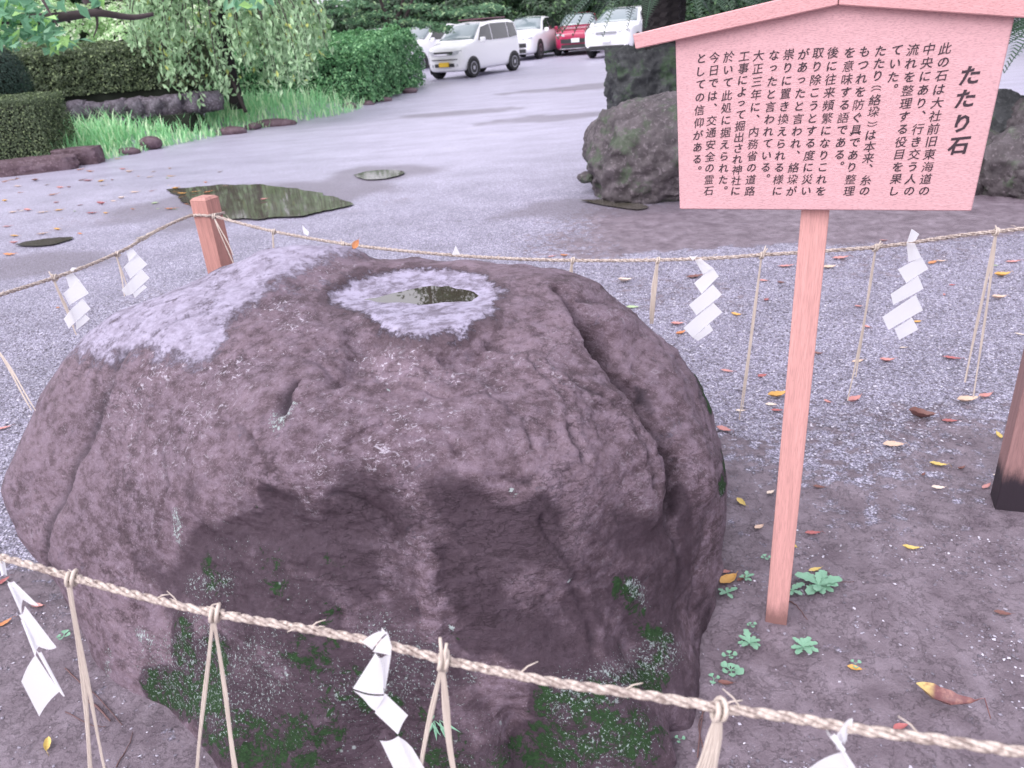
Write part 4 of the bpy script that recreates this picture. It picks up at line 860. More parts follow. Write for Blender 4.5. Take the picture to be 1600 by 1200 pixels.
def hedge(corners, h, label, m, n, L, seed, z0=.1, round_=.12, lump=.10, gapz=0.0, nm='hedge'):
    """clipped hedge on a four cornered base; corners run round the base, h = heights at the corners"""
    g = np.random.default_rng(seed); cs = [np.array(c, float) for c in corners]; c0 = sum(cs) / 4; root = empty(nm, (c0[0], c0[1], 0)); tag(root, label, 'hedge')
    ed = [np.linalg.norm(cs[(i + 1) % 4] - cs[i]) * (h[i] + h[(i + 1) % 4]) / 2 for i in range(4)]; at = np.linalg.norm(np.cross(np.append(cs[1] - cs[0], 0), np.append(cs[3] - cs[0], 0)))
    ws = np.array(ed + [at]); cnt = (ws / ws.sum() * n).astype(int); Ps, Ns = [], []
    def base(s, t): s = s[:, None]; t = t[:, None]; return (cs[0] * (1 - s) + cs[1] * s) * (1 - t) + (cs[3] * (1 - s) + cs[2] * s) * t
    def hh(s, t): return (h[0] * (1 - s) + h[1] * s) * (1 - t) + (h[3] * (1 - s) + h[2] * s) * t
    for k in range(5):
        u, v = g.random(cnt[k]), g.random(cnt[k])
        s, t = [(u, 0 * u), (0 * u + 1, u), (1 - u, 0 * u + 1), (0 * u, 1 - u), (u, v)][k]
        q = base(s, t); H = hh(s, t); zz = np.where(k == 4, H, H * (gapz + (1 - gapz) * v))
        if k == 4: nrm = np.tile([0, 0, 1.], (len(u), 1))
        else:
            e = cs[(k + 1) % 4] - cs[k]; e = e / np.linalg.norm(e); nrm = np.tile([e[1], -e[0], 0.], (len(u), 1))
            if (nrm[0, :2] @ ((cs[k] + cs[(k + 1) % 4]) / 2 - c0)) < 0: nrm = -nrm
        P = np.column_stack([q, zz]); 
        # round the rims and make it lumpy
        cen = np.array([c0[0], c0[1], 0]); top = sm(round_ * 3, 0, H - zz); P[:, :2] += (c0 - P[:, :2]) * (top * round_ * .35)[:, None] if k < 4 else 0
        if k == 4:
            e_ = np.minimum(np.minimum(s, 1 - s), np.minimum(t, 1 - t)); P[:, 2] -= round_ * sm(.12, 0, e_)
        P += nrm * (lump * fbm(P, 3, 1.6) + lump * .7 * fbm(P, 2, 5) - .10 * g.random(len(P)) ** 2)[:, None]; Ps.append(P); Ns.append(nrm + np.array([0, 0, .35]))
    P = np.concatenate(Ps); Nn = np.concatenate(Ns); P[:, 2] += z0; P[:, :2] -= c0
    o = link('leaf_mass', leafmesh('leaf_mass', P, Nn, L, L * .6, jit=.6, seed=seed), m, root); o['kind'] = 'stuff'
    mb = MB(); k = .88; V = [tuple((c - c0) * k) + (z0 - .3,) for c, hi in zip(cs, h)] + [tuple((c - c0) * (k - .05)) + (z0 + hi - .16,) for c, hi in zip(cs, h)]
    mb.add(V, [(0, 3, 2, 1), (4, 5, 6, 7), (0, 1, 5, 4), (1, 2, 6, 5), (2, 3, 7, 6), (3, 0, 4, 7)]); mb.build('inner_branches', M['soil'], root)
    if gapz:
        mb = MB()
        for i in range(70):
            q = base(g.random(1), .1 + .5 * g.random(1))[0] - c0; mb.tube([np.array([*q, z0 - .1]), np.array([q[0] + g.normal() * .05, q[1], z0 + h[0] * gapz * .6]), np.array([q[0] + g.normal() * .12, q[1], z0 + h[0] * (gapz + .25)])], .011, 5)
        mb.build('stems', M['bark'], root, True)
    return root
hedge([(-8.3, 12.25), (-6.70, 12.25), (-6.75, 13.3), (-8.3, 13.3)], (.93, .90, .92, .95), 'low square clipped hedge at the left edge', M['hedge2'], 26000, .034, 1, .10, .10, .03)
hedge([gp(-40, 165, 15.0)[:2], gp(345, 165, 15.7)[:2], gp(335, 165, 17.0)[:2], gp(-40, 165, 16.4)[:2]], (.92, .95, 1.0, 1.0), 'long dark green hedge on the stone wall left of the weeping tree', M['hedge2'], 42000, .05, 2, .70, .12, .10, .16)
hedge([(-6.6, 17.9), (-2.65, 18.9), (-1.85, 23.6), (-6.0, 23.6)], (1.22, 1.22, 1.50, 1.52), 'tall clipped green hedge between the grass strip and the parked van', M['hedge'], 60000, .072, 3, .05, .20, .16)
# round shrub
def ball_shrub(c, r, label, m, n, L, seed, nm='round_shrub', lump=.12, sq=(1, 1, 1)):
    g = np.random.default_rng(seed); root = empty(nm, tuple(c)); tag(root, label, 'shrub'); d = g.normal(size=(n, 3)); d /= np.linalg.norm(d, axis=1)[:, None]
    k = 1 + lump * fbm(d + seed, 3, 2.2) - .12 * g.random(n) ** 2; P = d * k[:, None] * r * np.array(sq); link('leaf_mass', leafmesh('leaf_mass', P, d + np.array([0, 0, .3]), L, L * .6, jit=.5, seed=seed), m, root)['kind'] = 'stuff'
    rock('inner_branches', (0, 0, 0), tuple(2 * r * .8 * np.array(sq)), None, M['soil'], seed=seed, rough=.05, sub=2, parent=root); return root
ball_shrub(gp(-18, 130, 13.9), .64, 'dark clipped ball shrub behind the low square hedge', M['shrub'], 16000, .035, 4, lump=.05)
for i, (px, py, Y, r, lb) in enumerate([(60, 62, 19.5, 1.0, 'bright green bush over the left end of the long hedge'), (150, 66, 20.5, 1.05, 'bright green bush behind the middle of the long hedge'), (255, 62, 19.8, 1.0, 'bright green bush behind the long hedge left of the weeping tree'), (-20, 50, 19.0, .9, 'bright leafy bush at the far left behind the hedge'), (325, 60, 20.5, .8, 'bright green bush directly behind the weeping tree'), (435, 52, 22, .8, 'bright green bush between the weeping tree and the clipped hedge')]):
    ball_shrub(gp(px, py, Y), r, lb, M['bright'], 7000, .10, 20 + i, 'bush', .3, (1.5, 1, .8))
# grass strip
def grass():
    g = np.random.default_rng(9); n = 26000; px = 60 + 510 * g.random(n); py = 150 + 120 * g.random(n)
    P = np.array([G(a, b_, .12) for a, b_ in zip(px, py)]); bd = bank_dist(P[:, 0], P[:, 1]); ok = (bd > .05) & (bd < 2.6 + .4 * g.random(n)) & (P[:, 1] < 19) & (P[:, 1] < 15.0 + sm(300, 380, px) * 6); P = P[ok]; n = len(P)
    P[:, 2] = gz(P[:, 0], P[:, 1]); bd = bd[ok]
    h = (.10 + .26 * g.random(n)) * (.5 + .9 * sm(.0, .9, bd)) * (1 + .4 * pn(np.column_stack([P[:, 0] * 1.2, P[:, 1] * 1.2, P[:, 2] * 0])))
    a = g.random(n) * 6.28; d = np.stack([np.cos(a), np.sin(a), 0 * a], 1); s = np.stack([-np.sin(a), np.cos(a), 0 * a], 1) * .011
    lean = (.15 + .75 * g.random(n))[:, None] * h[:, None]; up = np.array([0, 0, 1.]) * h[:, None]
    V = np.stack([P - s, P + s, P + up * .6 + d * lean * .4 + s * .9, P + up * .6 + d * lean * .4 - s * .9, P + up * .92 + d * lean], 1).reshape(-1, 3); i = 5 * np.arange(n)
    Fc = np.stack([i, i + 1, i + 2, i, i + 2, i + 3, i + 3, i + 2, i + 4], 1).reshape(-1, 3)
    tag(link('grass', arr('grass', V, Fc, False, fattrs=dict(rnd=np.repeat(g.random(n), 3))), M['grassleaf']), 'long bright green grass on the bank between kerb stones and wall', kind='stuff')
grass()

def limb(mb, pts, r0, r1, n=8, steps=5):
    L = smooth_line(pts, steps); mb.tube(L, list(np.linspace(r0, r1, len(L))), n)
# weeping tree
def weeping_tree():
    base = gp(372, 163, 16.0); root = empty('weeping_tree', tuple(base)); tag(root, 'weeping tree with hanging pale green leaves between the two hedges', 'tree'); o = base
    mb = MB(); T = [gp(372, 170, 16.0), gp(358, 110, 16.0), gp(350, 60, 16.0), gp(346, 0, 16.0), gp(352, -70, 16.0), gp(356, -160, 16)]
    limb(mb, [p - o for p in T], .14, .09, 9); mb.build('trunk', M['darkbark'], root, True)
    mb = MB(); limb(mb, [gp(384, 175, 15.6) - o, gp(350, 95, 15.9) - o], .035, .03); mb.build('leaning_stake', M['bark'], root, True)
    g = np.random.default_rng(12); Ps, br = [], MB(); top = T[4] - o
    spec = []
    for i in range(120):
        ex = g.uniform(205, 515); 
        lo = np.interp(ex, [205, 250, 300, 340, 380, 430, 490, 515], [70, 120, 180, 165, 145, 150, 128, 90]); ey = lo * g.uniform(.25, 1.0) ** .6; spec.append((ex, ey, 16 + g.uniform(-1.5, 1.2)))
    for ex, ey, Y in spec:
        e = gp(ex, ey, Y) - o; h0 = g.uniform(-.6, .5); s = top + np.array([0, 0, h0 * .6 - .3]); mid = np.array([e[0] * .55 + s[0] * .45, e[1] * .6, max(e[2] + 1.0, s[2] + .1 + .2 * g.random())]); m2 = np.array([e[0] * .92 + s[0] * .08, e[1] * .95, e[2] * .45 + mid[2] * .55])
        L = np.array(smooth_line([s, mid, m2, e], 9)); br.tube(L, list(np.linspace(.022, .004, len(L))), 4, False)
        q = L[8:]; 
        t = g.random(75) ** .8 * (len(q) - 1); i0 = t.astype(int).clip(0, len(q) - 2); p = q[i0] + (q[i0 + 1] - q[i0]) * (t - i0)[:, None] + g.normal(size=(75, 3)) * np.array([.09, .09, .06]); Ps.append(p)
    br.build('hanging_branches', M['bark'], root, True)
    P = np.concatenate(Ps); me = leafmesh('crown', P, np.tile([.2, -1., .25], (len(P), 1)), .125, .05, jit=.8, droop=2.2, seed=5); link('crown', me, M['weep'], root)['kind'] = 'stuff'
weeping_tree()
# branch of a broad-leaved tree that reaches in from the left
def broad_tree():
    base = gp(-330, 230, 10.5); base[2] = 0; root = empty('broadleaf_tree', tuple(base)); tag(root, 'tree outside the left edge whose dark branch and big leaves reach into the corner', 'tree'); o = base
    mb = MB(); limb(mb, [base - o, gp(-300, 60, 10.5) - o, gp(-260, -250, 10.5) - o], .16, .10); mb.build('trunk', M['bark'], root, True)
    mb = MB(); limb(mb, [gp(-280, 20, 10.5) - o, gp(-120, 20, 10.2) - o, gp(30, 30, 10) - o, gp(100, 26, 10) - o, gp(150, 20, 10) - o, gp(205, 27, 10.1) - o, gp(240, 22, 10.2) - o], .085, .022)
    limb(mb, [gp(-280, -40, 10.5) - o, gp(-60, -60, 10) - o, gp(40, -30, 9.6) - o, gp(90, 40, 9.3) - o], .05, .008)
    limb(mb, [gp(150, 20, 10) - o, gp(152, 40, 10) - o, gp(146, 58, 9.9) - o], .018, .006); mb.build('branch', M['bark'], root, True)
    g = np.random.default_rng(3); Ps = []
    for (px, py, sx, sy, n) in [(20, 15, 55, 22, 130), (-30, 40, 50, 30, 120), (70, 45, 26, 18, 60), (95, 68, 22, 8, 40), (10, 62, 22, 14, 40), (150, 3, 12, 8, 14), (385, 4, 26, 9, 26)]:
        q = np.array([gp(px + sx * a, py + sy * b_, 9.7 + .4 * c) for a, b_, c in g.normal(size=(n, 3)) * .6]); Ps.append(q)
    P = np.concatenate(Ps) - o; link('crown', leafmesh('crown', P, np.tile([.1, -.6, .8], (len(P), 1)), .17, .085, jit=.7, droop=.8, seed=6), M['broad'], root)['kind'] = 'stuff'
broad_tree()
def tree(name, base, h, cr, label, leafm, barkm, n, L, seed, group=None, trunk_r=.15, crown_z=.6, forks=0, sq=1.0, layers=None):
    g = np.random.default_rng(seed); root = empty(name, tuple(base)); tag(root, label, 'tree', group)
    mb = MB(); lean = g.normal(size=2) * .3
    topz = h * .9; limb(mb, [(0, 0, -.3), (lean[0] * .3, lean[1] * .3, topz * .4), (lean[0], lean[1], topz)], trunk_r, trunk_r * .35)
    for i in range(7):
        a = g.random() * 6.28; z = h * g.uniform(.35, .8); q = np.array([math.cos(a), math.sin(a), 0]) * cr * .7; limb(mb, [(lean[0] * z / h, lean[1] * z / h, z), tuple(q * .5 + np.array([0, 0, z + .2 * cr])), tuple(q + np.array([0, 0, z + .35 * cr]))], trunk_r * .4, .02, 5, 3)
    mb.build('trunk', barkm, root, True)
    Ps, Ns = [], []; k = 26 if not layers else layers
    for i in range(k):
        d = g.normal(size=3); d /= np.linalg.norm(d); c = d * cr * g.uniform(.35, .85) * np.array([1, 1, sq]) + np.array([0, 0, h * crown_z]); r_ = cr * g.uniform(.28, .5)
        dd = g.normal(size=(n // k, 3)); dd /= np.linalg.norm(dd, axis=1)[:, None]; rr = r_ * g.random(n // k) ** .4; Ps.append(c + dd * rr[:, None] * np.array([1, 1, .6])); Ns.append(dd + np.array([0, 0, .6]))
    P = np.concatenate(Ps); P[:, 2] = np.maximum(P[:, 2], .05); link('crown', leafmesh('crown', P, np.concatenate(Ns), L, L * .6, jit=.7, seed=seed), leafm, root)['kind'] = 'stuff'; return root
def copy_tree(o, loc, rz, sc, label=None, group=None):
    r = o.copy(); COL.objects.link(r); r.location = loc; r.rotation_euler = (0, 0, rz); r.scale = (sc,) * 3 if np.isscalar(sc) else sc
    if label: r['label'] = label
    if group: r['group'] = group
    for ch in list(o.children):
        c = ch.copy(); COL.objects.link(c); c.parent = r
    return r
# tree with forked stems over the clipped hedge, layered foliage
def layered_tree():
    base = gp(618, 110, 24.8); base[2] = 0; root = empty('layered_tree', tuple(base)); tag(root, 'small forked tree with flat layers of pale leaves behind the clipped hedge', 'tree'); o = base; mb = MB()
    for pts in [[(618, 110), (612, 45), (596, 5), (580, -40)], [(618, 110), (618, 42), (628, 8), (636, -30)], [(620, 60), (636, 22), (648, -10)], [(614, 52), (600, 28), (585, 15)]]: limb(mb, [gp(x, y, 24.8) - o for x, y in pts], .075, .035)
    mb.build('trunk', M['bark'], root, True); g = np.random.default_rng(31); Ps = []
    for px, py, sx in [(560, 32, 30), (590, 22, 24), (640, 33, 30), (670, 38, 26), (700, 20, 34), (740, 14, 34), (765, 10, 24), (655, 10, 40), (600, -12, 50), (700, -14, 60), (560, 6, 26), (535, 16, 22), (690, 44, 16), (520, 3, 18)]:
        for a, b_, c in g.normal(size=(240, 3)) * .5: Ps.append(gp(px + sx * a, py + 5 * b_ + abs(a) * 3, 24.4 + 1.2 * c))
    P = np.array(Ps) - o; link('crown', leafmesh('crown', P, np.tile([0, -.2, 1.], (len(P), 1)), .14, .07, jit=.45, seed=7), M['mid'], root)['kind'] = 'stuff'
layered_tree()
for i, (px, Y, r_, h, lb) in enumerate([(212, 22, .22, 9, 'stout grey trunk beyond the long hedge at the upper left'), (160, 25, .26, 9, 'mottled trunk beyond the hedge under the dark branch'), (495, 30, .20, 9, 'narrow trunk left of the layered tree'), (500 + 285, 44, .35, 20.5, 'dark trunk rising behind the white van')]):
    b_ = gp(px, 60, Y); b_[2] = 0; tree('garden_tree', b_, h, 2.6, lb, M['mid'] if i < 2 else M['wood'], M['bark'], 7000, .2, 40 + i, trunk_r=r_, crown_z=.78)
# wood beyond the car park
tp = []
t0 = tree('forest_tree', (-26, 52, 0), 9.5, 4.2, 'x', M['wood'], M['darkbark'], 26000, .34, 60, trunk_r=.35, crown_z=.56, sq=1.25)
t1 = tree('forest_tree', (20, 54, 0), 10.5, 4.5, 'x', M['wood'], M['darkbark'], 26000, .36, 61, trunk_r=.42, crown_z=.58, sq=1.2)
u0 = ball_shrub((0, 48, 1.2), 2.3, 'x', M['wood'], 12000, .24, 62, 'forest_undergrowth', .3, (1.5, .9, .95))
rr = random.Random(8); k = 0
GT = 'trees of the wood beyond the car park'
for row, (Y, stp) in enumerate([(47, 6.2), (57, 7.5)]):
    x = -46 + row * 3
    while x < 44:
        src = (t0, t1)[k % 2]; loc = (x + rr.uniform(-1, 1), Y + rr.uniform(-2, 2), 0); sc = rr.uniform(.62, .82)
        if k < 2: src.location = loc; src.scale = (sc,) * 3; src['label'] = 'tall dark evergreen of the wood beyond the parked cars'; src['group'] = GT
        else: copy_tree(src, loc, rr.uniform(0, 6), sc, 'tall dark evergreen of the wood beyond the parked cars', GT)
        k += 1; x += stp * rr.uniform(.8, 1.15)
k = 0; x = -40
while x < 40:
    loc = (x, 43.5 + rr.uniform(-1, 1.5), rr.uniform(.8, 1.4))
    if k == 0: u0.location = loc; u0['label'] = 'dark bush at the foot of the wood behind the cars'; u0['group'] = 'bushes under the wood'
    else: copy_tree(u0, loc, rr.uniform(0, 6), rr.uniform(.8, 1.15), 'dark bush at the foot of the wood behind the cars', 'bushes under the wood')
    k += 1; x += rr.uniform(3.0, 4.4)
for i, (px, Y, h, lb) in enumerate([(1010, 24, 7, 'tree whose crown hangs above the cars left of the signboard'), (880, 45, 9, 'paler green tree behind the red car'), (1180, 22, 8, 'evergreen behind the signboard left of its ridge'), (1430, 20, 8, 'evergreen behind the signboard right of its ridge'), (1640, 17, 7, 'evergreen beyond the cycad at the right edge')]):
    b_ = gp(px, 60, Y); b_[2] = 0; tree('garden_tree', b_, h, h * .34, lb, M['wood'] if i != 1 else M['mid'], M['darkbark'], 9000, .2, 80 + i, trunk_r=.2, crown_z=.62 if i else .75)

for px, h, lb in ((690, 20, 'tall thin evergreen standing over the wood behind the van'), (630, 19, 'tall thin evergreen over the wood behind the layered tree')):
    b_ = gp(px, 60, 46); b_[2] = 0; tree('forest_tree', b_, h, 2.0, lb, M['wood'], M['darkbark'], 700, .3, 90 + px, trunk_r=.25, crown_z=.80)

# cycads
def cycad(base, h, r_, label, aims, seed):
    g = np.random.default_rng(seed); root = empty('cycad', tuple(base)); tag(root, label, 'cycad')
    n = 20; rows = 46; V = []
    for j in range(rows + 1):
        z = -.2 + (h + .2) * j / rows
        for i in range(n): a = 2 * math.pi * (i + .5 * (j % 2)) / n; rad = r_ * (1 + .16 * ((i + j) % 2)) * (1 + .06 * math.sin(j * .5)); V.append((rad * math.cos(a), rad * math.sin(a), z))
    mb = MB(); mb.add(V, [(j * n + i, j * n + (i + 1) % n, (j + 1) * n + (i + 1) % n, (j + 1) * n + i) for j in range(rows) for i in range(n)] + [tuple(rows * n + i for i in range(n))]); mb.build('trunk', M['darkbark'], root)
    for a, up, L in aims:
        d = np.array([math.cos(a), math.sin(a), 0]); mb = MB(); pts = []
        for i in range(25): t = i / 24; pts.append(d * L * (t * .95) + np.array([0, 0, h + up * L * (1.5 * t - 1.7 * t * t) - .25 * L * t * t]))
        pts = np.array(pts); mb.tube(pts, list(np.linspace(.012, .003, 25)), 5, False); s = np.array([-d[1], d[0], 0])
        for i in range(2, 25):
            for q in (0, .5):
                if i == 24 and q: continue
                p = pts[i] if not q else (pts[i] + pts[i + 1]) / 2; ll = .19 * math.sin(math.pi * min(1, (i + q) / 26 + .12)) + .03; tg = pts[min(i + 1, 24)] - pts[i - 1]; tg /= np.linalg.norm(tg)
                for sd_ in (-1, 1):
                    e = p + s * sd_ * ll + tg * ll * .35 + np.array([0, 0, .03]); w_ = tg * .006; m_ = (p + e) / 2 + np.array([0, 0, .018]); mb.add([p - w_, p + w_, m_ + w_, e, m_ - w_], [(0, 1, 2, 3, 4)])
        mb.build('frond', M['frond'], root)
    return root
b_ = gp(1036, 90, 9.3); b_[2] = 0
cycad(b_, 1.72, .20, 'dark trunked cycad rising behind the block of stone beside the sign roof', [(a, .42 + .2 * math.sin(i * 2.3), 1.15 + .1 * (i % 3)) for i, a in enumerate(np.linspace(0, 6.1, 15))] + [(-.35, .15, 1.3), (-.6, .05, 1.25), (.1, .1, 1.3), (-.85, .0, 1.3), (-.15, .0, 1.35), (-1.2, .1, 1.2)], 1)
b_ = gp(1690, 100, 7.0); b_[2] = 0
cycad(b_, 1.22, .20, 'low cycad with drooping fronds at the right edge beside the signboard', [(a, .35 + .25 * math.sin(i * 1.7), 1.0 + .1 * (i % 3)) for i, a in enumerate(np.linspace(0.1, 6.2, 20))] + [(3.1, .1, 1.1), (3.4, .05, 1.05), (2.9, -.05, 1.1), (3.7, .0, 1.0)], 2)

# ------------------------------------------------------------------ cars
def ring(st):
    x, zb, zm, zt, wl, wb, wt = st
    h = [(0, zb), (wl * .80, zb), (wl * .97, zb + .05), (wl, zb + .5 * (zm - zb)), (wb, zm), (wb * .35 + wt * .65 if zt - zm > .1 else wb * .97, zm + .66 * (zt - zm)), (wt, zt - min(.07, .35 * (zt - zm + .02))), (wt * .86, zt), (0, zt + .022)]
    return [(x, y, z) for y, z in h] + [(x, -y, z) for y, z in h[-2:0:-1]]
def car(label, loc, rz, st, wheels, wr, paint, face, side, roof_gear=None, screen=None, group='parked cars'):
    root = empty('parked_car', tuple(loc), rz); tag(root, label, 'car', group); mb = MB(); rings = [ring(s) for s in st]; n = len(rings[0])
    mb.add([p for r_ in rings for p in r_], [(j * n + i, j * n + (i + 1) % n, (j + 1) * n + (i + 1) % n, (j + 1) * n + i) for j in range(len(st) - 1) for i in range(n)] + [tuple(range(n - 1, -1, -1)), tuple((len(st) - 1) * n + i for i in range(n))])
    body = mb.build('body', paint, root, True); s_ = body.modifiers.new('smooth', 'SUBSURF'); s_.levels = s_.render_levels = 2
    X = np.array([s[0] for s in st])[::-1]; col = lambda k: np.array([s[k] for s in st])[::-1]
    at = lambda k, x: np.interp(x, X, col(k))
    def sy(x, z):
        zm, zt, wb, wt, wl = (at(k, x) for k in (2, 3, 5, 6, 4)); 
        return wl if z < zm - .3 else (wb + (wl - wb) * max(0, (zm - z) / .3) if z < zm else wb + (wt - wb) * min(1, (z - zm) / max(zt - zm, .05)))
    def patch(name, poly, m, sgn, off=.004, par=root):
        c = np.mean(poly, 0); mb = MB(); V = [(x, sgn * (sy(x, z) + off), z) for x, z in poly]; V.append((c[0], sgn * (sy(*c) + off + .004), c[1])); k = len(poly)
        mb.add(V, [((i + 1) % k, i, k) if sgn > 0 else (i, (i + 1) % k, k) for i in range(k)]); o = mb.build(name, m, par); so = o.modifiers.new('t', 'SOLIDIFY'); so.thickness = .02; so.offset = 0; return o
    for sgn in (-1, 1):
        for poly in side: patch('side_window', poly, M['glass'], sgn)
        for xw in wheels:
            y = sgn * (at(4, xw) - .10); a = np.linspace(0, 2 * math.pi, 25)[:-1]
            mb = MB(); rr_ = wr * 1.16; yo = sgn * (at(4, xw) + .003); mb.add([(xw + rr_ * math.cos(t), yo, max(.14, wr + rr_ * math.sin(t))) for t in a], [tuple(range(24))]); o = mb.build('wheel_arch', M['trim'], root); so = o.modifiers.new('t', 'SOLIDIFY'); so.thickness = .02; so.offset = 0
            hub = empty('wheel', (xw, y, wr), 0, root); prof = [(wr * .62, -.10), (wr * .93, -.10), (wr, -.07), (wr, .09), (wr * .93, .12), (wr * .62, .115)]; mb = MB(); V = [(r_ * math.cos(t), sgn * yy_, r_ * math.sin(t)) for t in a for r_, yy_ in prof]; k = len(prof)
            mb.add(V, [(i * k + j, ((i + 1) % 24) * k + j, ((i + 1) % 24) * k + (j + 1) % k, i * k + (j + 1) % k) for i in range(24) for j in range(k)]); mb.build('tyre', M['tyre'], hub, True)
            mb = MB()
            for q in range(10):
                t = q * math.pi / 5; c_, s2 = math.cos(t), math.sin(t); Mx = lambda p: np.array([p[0] * c_ - p[2] * s2, sgn * p[1], p[0] * s2 + p[2] * c_]); mb.box((0, .07, -.022), (wr * .63, .105, .022), Mx)
            V = [(r_ * math.cos(t), sgn * yy_, r_ * math.sin(t)) for t in a for r_, yy_ in [(wr * .56, .115), (wr * .64, .115), (wr * .64, .05), (wr * .56, .05)]]; mb.add(V, [(i * 4 + j, ((i + 1) % 24) * 4 + j, ((i + 1) % 24) * 4 + (j + 1) % 4, i * 4 + (j + 1) % 4) for i in range(24) for j in range(4)])
            mb.box((-.05, .06, -.05), (.05, .12, .05), lambda p: np.array([p[0], sgn * p[1], p[2]])); mb.build('rim', M['alloy'], hub)
            mb = MB(); mb.add([(wr * .6 * math.cos(t), sgn * .03, wr * .6 * math.sin(t)) for t in a], [tuple(range(24))]); mb.build('brake_shadow_plate', M['trim'], hub)
    # windscreen
    x0, z0, x1, z1 = screen; mb = MB(); V = []; nx, nv = 5, 8
    for i in range(nx + 1):
        t = i / nx; x = x0 + (x1 - x0) * t; z = z0 + (z1 - z0) * t + .03 * math.sin(math.pi * t); w_ = (at(5, x) * .90 * (1 - t) + at(6, x1) * .90 * t)
        for j in range(nv + 1): u = -1 + 2 * j / nv; V.append((x + .035 - .09 * u * u, u * w_, z + .045 - .02 * u * u))
    mb.add(V, [(i * (nv + 1) + j, (i + 1) * (nv + 1) + j, (i + 1) * (nv + 1) + j + 1, i * (nv + 1) + j + 1) for i in range(nx) for j in range(nv)]); o = mb.build('windscreen', M['screen'], root, True); so = o.modifiers.new('t', 'SOLIDIFY'); so.thickness = .012
    fx = st[0][0]
    for nm, (cx, y0, y1, za, zb_, sk), m, both in face:
        for sgn in ((-1, 1) if both else (1,)):
            mb = MB(); N_ = 6; V = []
            for i in range(N_ + 1):
                y = y0 + (y1 - y0) * i / N_; curve = -.16 * (abs(y) / max(st[1][4], .1)) ** 3
                for z in (za, zb_): V.append((fx + cx + curve, sgn * y, z + sk * (y - y0) / max(y1 - y0, .01)))
            mb.add(V, [(2 * i, 2 * i + 1, 2 * i + 3, 2 * i + 2) for i in range(N_)]); o = mb.build(nm, m, root); so = o.modifiers.new('t', 'SOLIDIFY'); so.thickness = .05; so.offset = 0
    for sgn in (-1, 1):
        mx = screen[0] - .30; mb = MB(); mb.box((-.05, sgn * .02 if sgn > 0 else -.20, -.075), (.05, .20 if sgn > 0 else -.02, .075)); o = mb.build('door_mirror', paint, root, loc=(mx, sgn * (at(5, mx)), at(2, mx) + .08), bevel=.03)
    if roof_gear:
        mb = MB(); mb.box(*roof_gear); mb.build('roof_visor', M['maroon'], root, bevel=.02)
    return root
# x, z bottom, z belt, z top, half widths low / belt / top
VAN = [(1.70, .34, .62, .80, .52, .50, .44), (1.66, .22, .66, .92, .66, .66, .58), (1.50, .20, .88, .98, .72, .71, .64), (1.15, .20, .95, 1.04, .735, .73, .68), (.98, .20, .97, 1.10, .738, .73, .66), (.55, .20, .99, 1.46, .74, .73, .60), (.30, .20, .99, 1.57, .74, .73, .60), (-.6, .20, 1.0, 1.62, .74, .73, .60), (-1.45, .20, 1.02, 1.60, .74, .73, .60), (-1.62, .24, 1.02, 1.54, .73, .71, .57), (-1.69, .34, 1.0, 1.40, .66, .64, .50)]
vf = gp(716, 122, 26.6); vf[2] = 0
car('white boxy small van with yellow number plate parked by the hedge', gp(745, 116, 27.3) * np.array([1, 1, 0]), math.radians(-90 - 34), VAN, (1.18, -1.22), .29, M['white'],
    [('grille', (.03, 0, .34, .70, .745, 0), M['chrome'], True), ('grille_mesh', (.025, 0, .40, .745, .80, .0), M['trim'], True), ('headlight', (.035, .36, .62, .70, .80, .03), M['lamp'], True), ('air_intake', (.03, -.36, .36, .36, .46, 0), M['trim'], False), ('bumper_slot', (.03, -.52, .52, .56, .585, 0), M['trim'], False), ('fog_lamp', (.03, .44, .56, .37, .44, 0), M['lamp'], True), ('number_plate', (.065, .04 - .20, .20, .37, .50, 0), M['plateyellow'], False)],
    [[(.78, 1.05), (.48, 1.42), (.02, 1.50), (.02, 1.03)], [(-.05, 1.03), (-.05, 1.50), (-.95, 1.50), (-.95, 1.04)], [(-1.02, 1.04), (-1.02, 1.50), (-1.42, 1.47), (-1.5, 1.08)]], ((-1.2, -.5, 1.63), (.1, .5, 1.67)), (1.02, 1.06, .42, 1.50))
SUV = [(2.36, .42, .66, .82, .62, .58, .50), (2.30, .26, .74, .93, .80, .78, .66), (2.05, .22, .90, .99, .90, .88, .76), (1.6, .22, .96, 1.06, .925, .90, .80), (1.12, .22, 1.0, 1.10, .925, .90, .80), (.95, .22, 1.01, 1.16, .925, .90, .74), (.30, .22, 1.03, 1.55, .925, .90, .66), (-.1, .22, 1.05, 1.64, .925, .90, .64), (-1.1, .22, 1.09, 1.63, .925, .90, .62), (-1.9, .24, 1.13, 1.46, .92, .86, .60), (-2.2, .28, 1.12, 1.26, .88, .82, .58), (-2.34, .40, .95, 1.10, .74, .72, .56)]
SF = [('grille', (.03, -.62, .62, .50, .66, 0), M['trim'], False), ('headlight', (.0, .46, .84, .76, .84, .05), M['lamp'], True), ('air_intake', (.04, -.60, .60, .30, .44, 0), M['trim'], False), ('bumper_trim', (.06, -.66, .66, .27, .30, 0), M['chrome'], False), ('number_plate', (.085, -.17, .17, .52, .68, 0), M['platewhite'], False)]
SS = [[(.72, 1.10), (.22, 1.46), (-.18, 1.55), (-.18, 1.08)], [(-.26, 1.08), (-.26, 1.55), (-1.05, 1.54), (-1.15, 1.12)], [(-1.22, 1.12), (-1.14, 1.52), (-1.75, 1.36), (-1.85, 1.16)]]
SCR = (1.0, 1.12, .12, 1.57)
gl = lambda px, Y: gp(px, 80, Y) * np.array([1, 1, 0])
car('white SUV parked just behind the right of the van', gl(829, 36.5), math.radians(-90 - 22), SUV, (1.38, -1.32), .36, M['white'], SF, SS, screen=SCR)
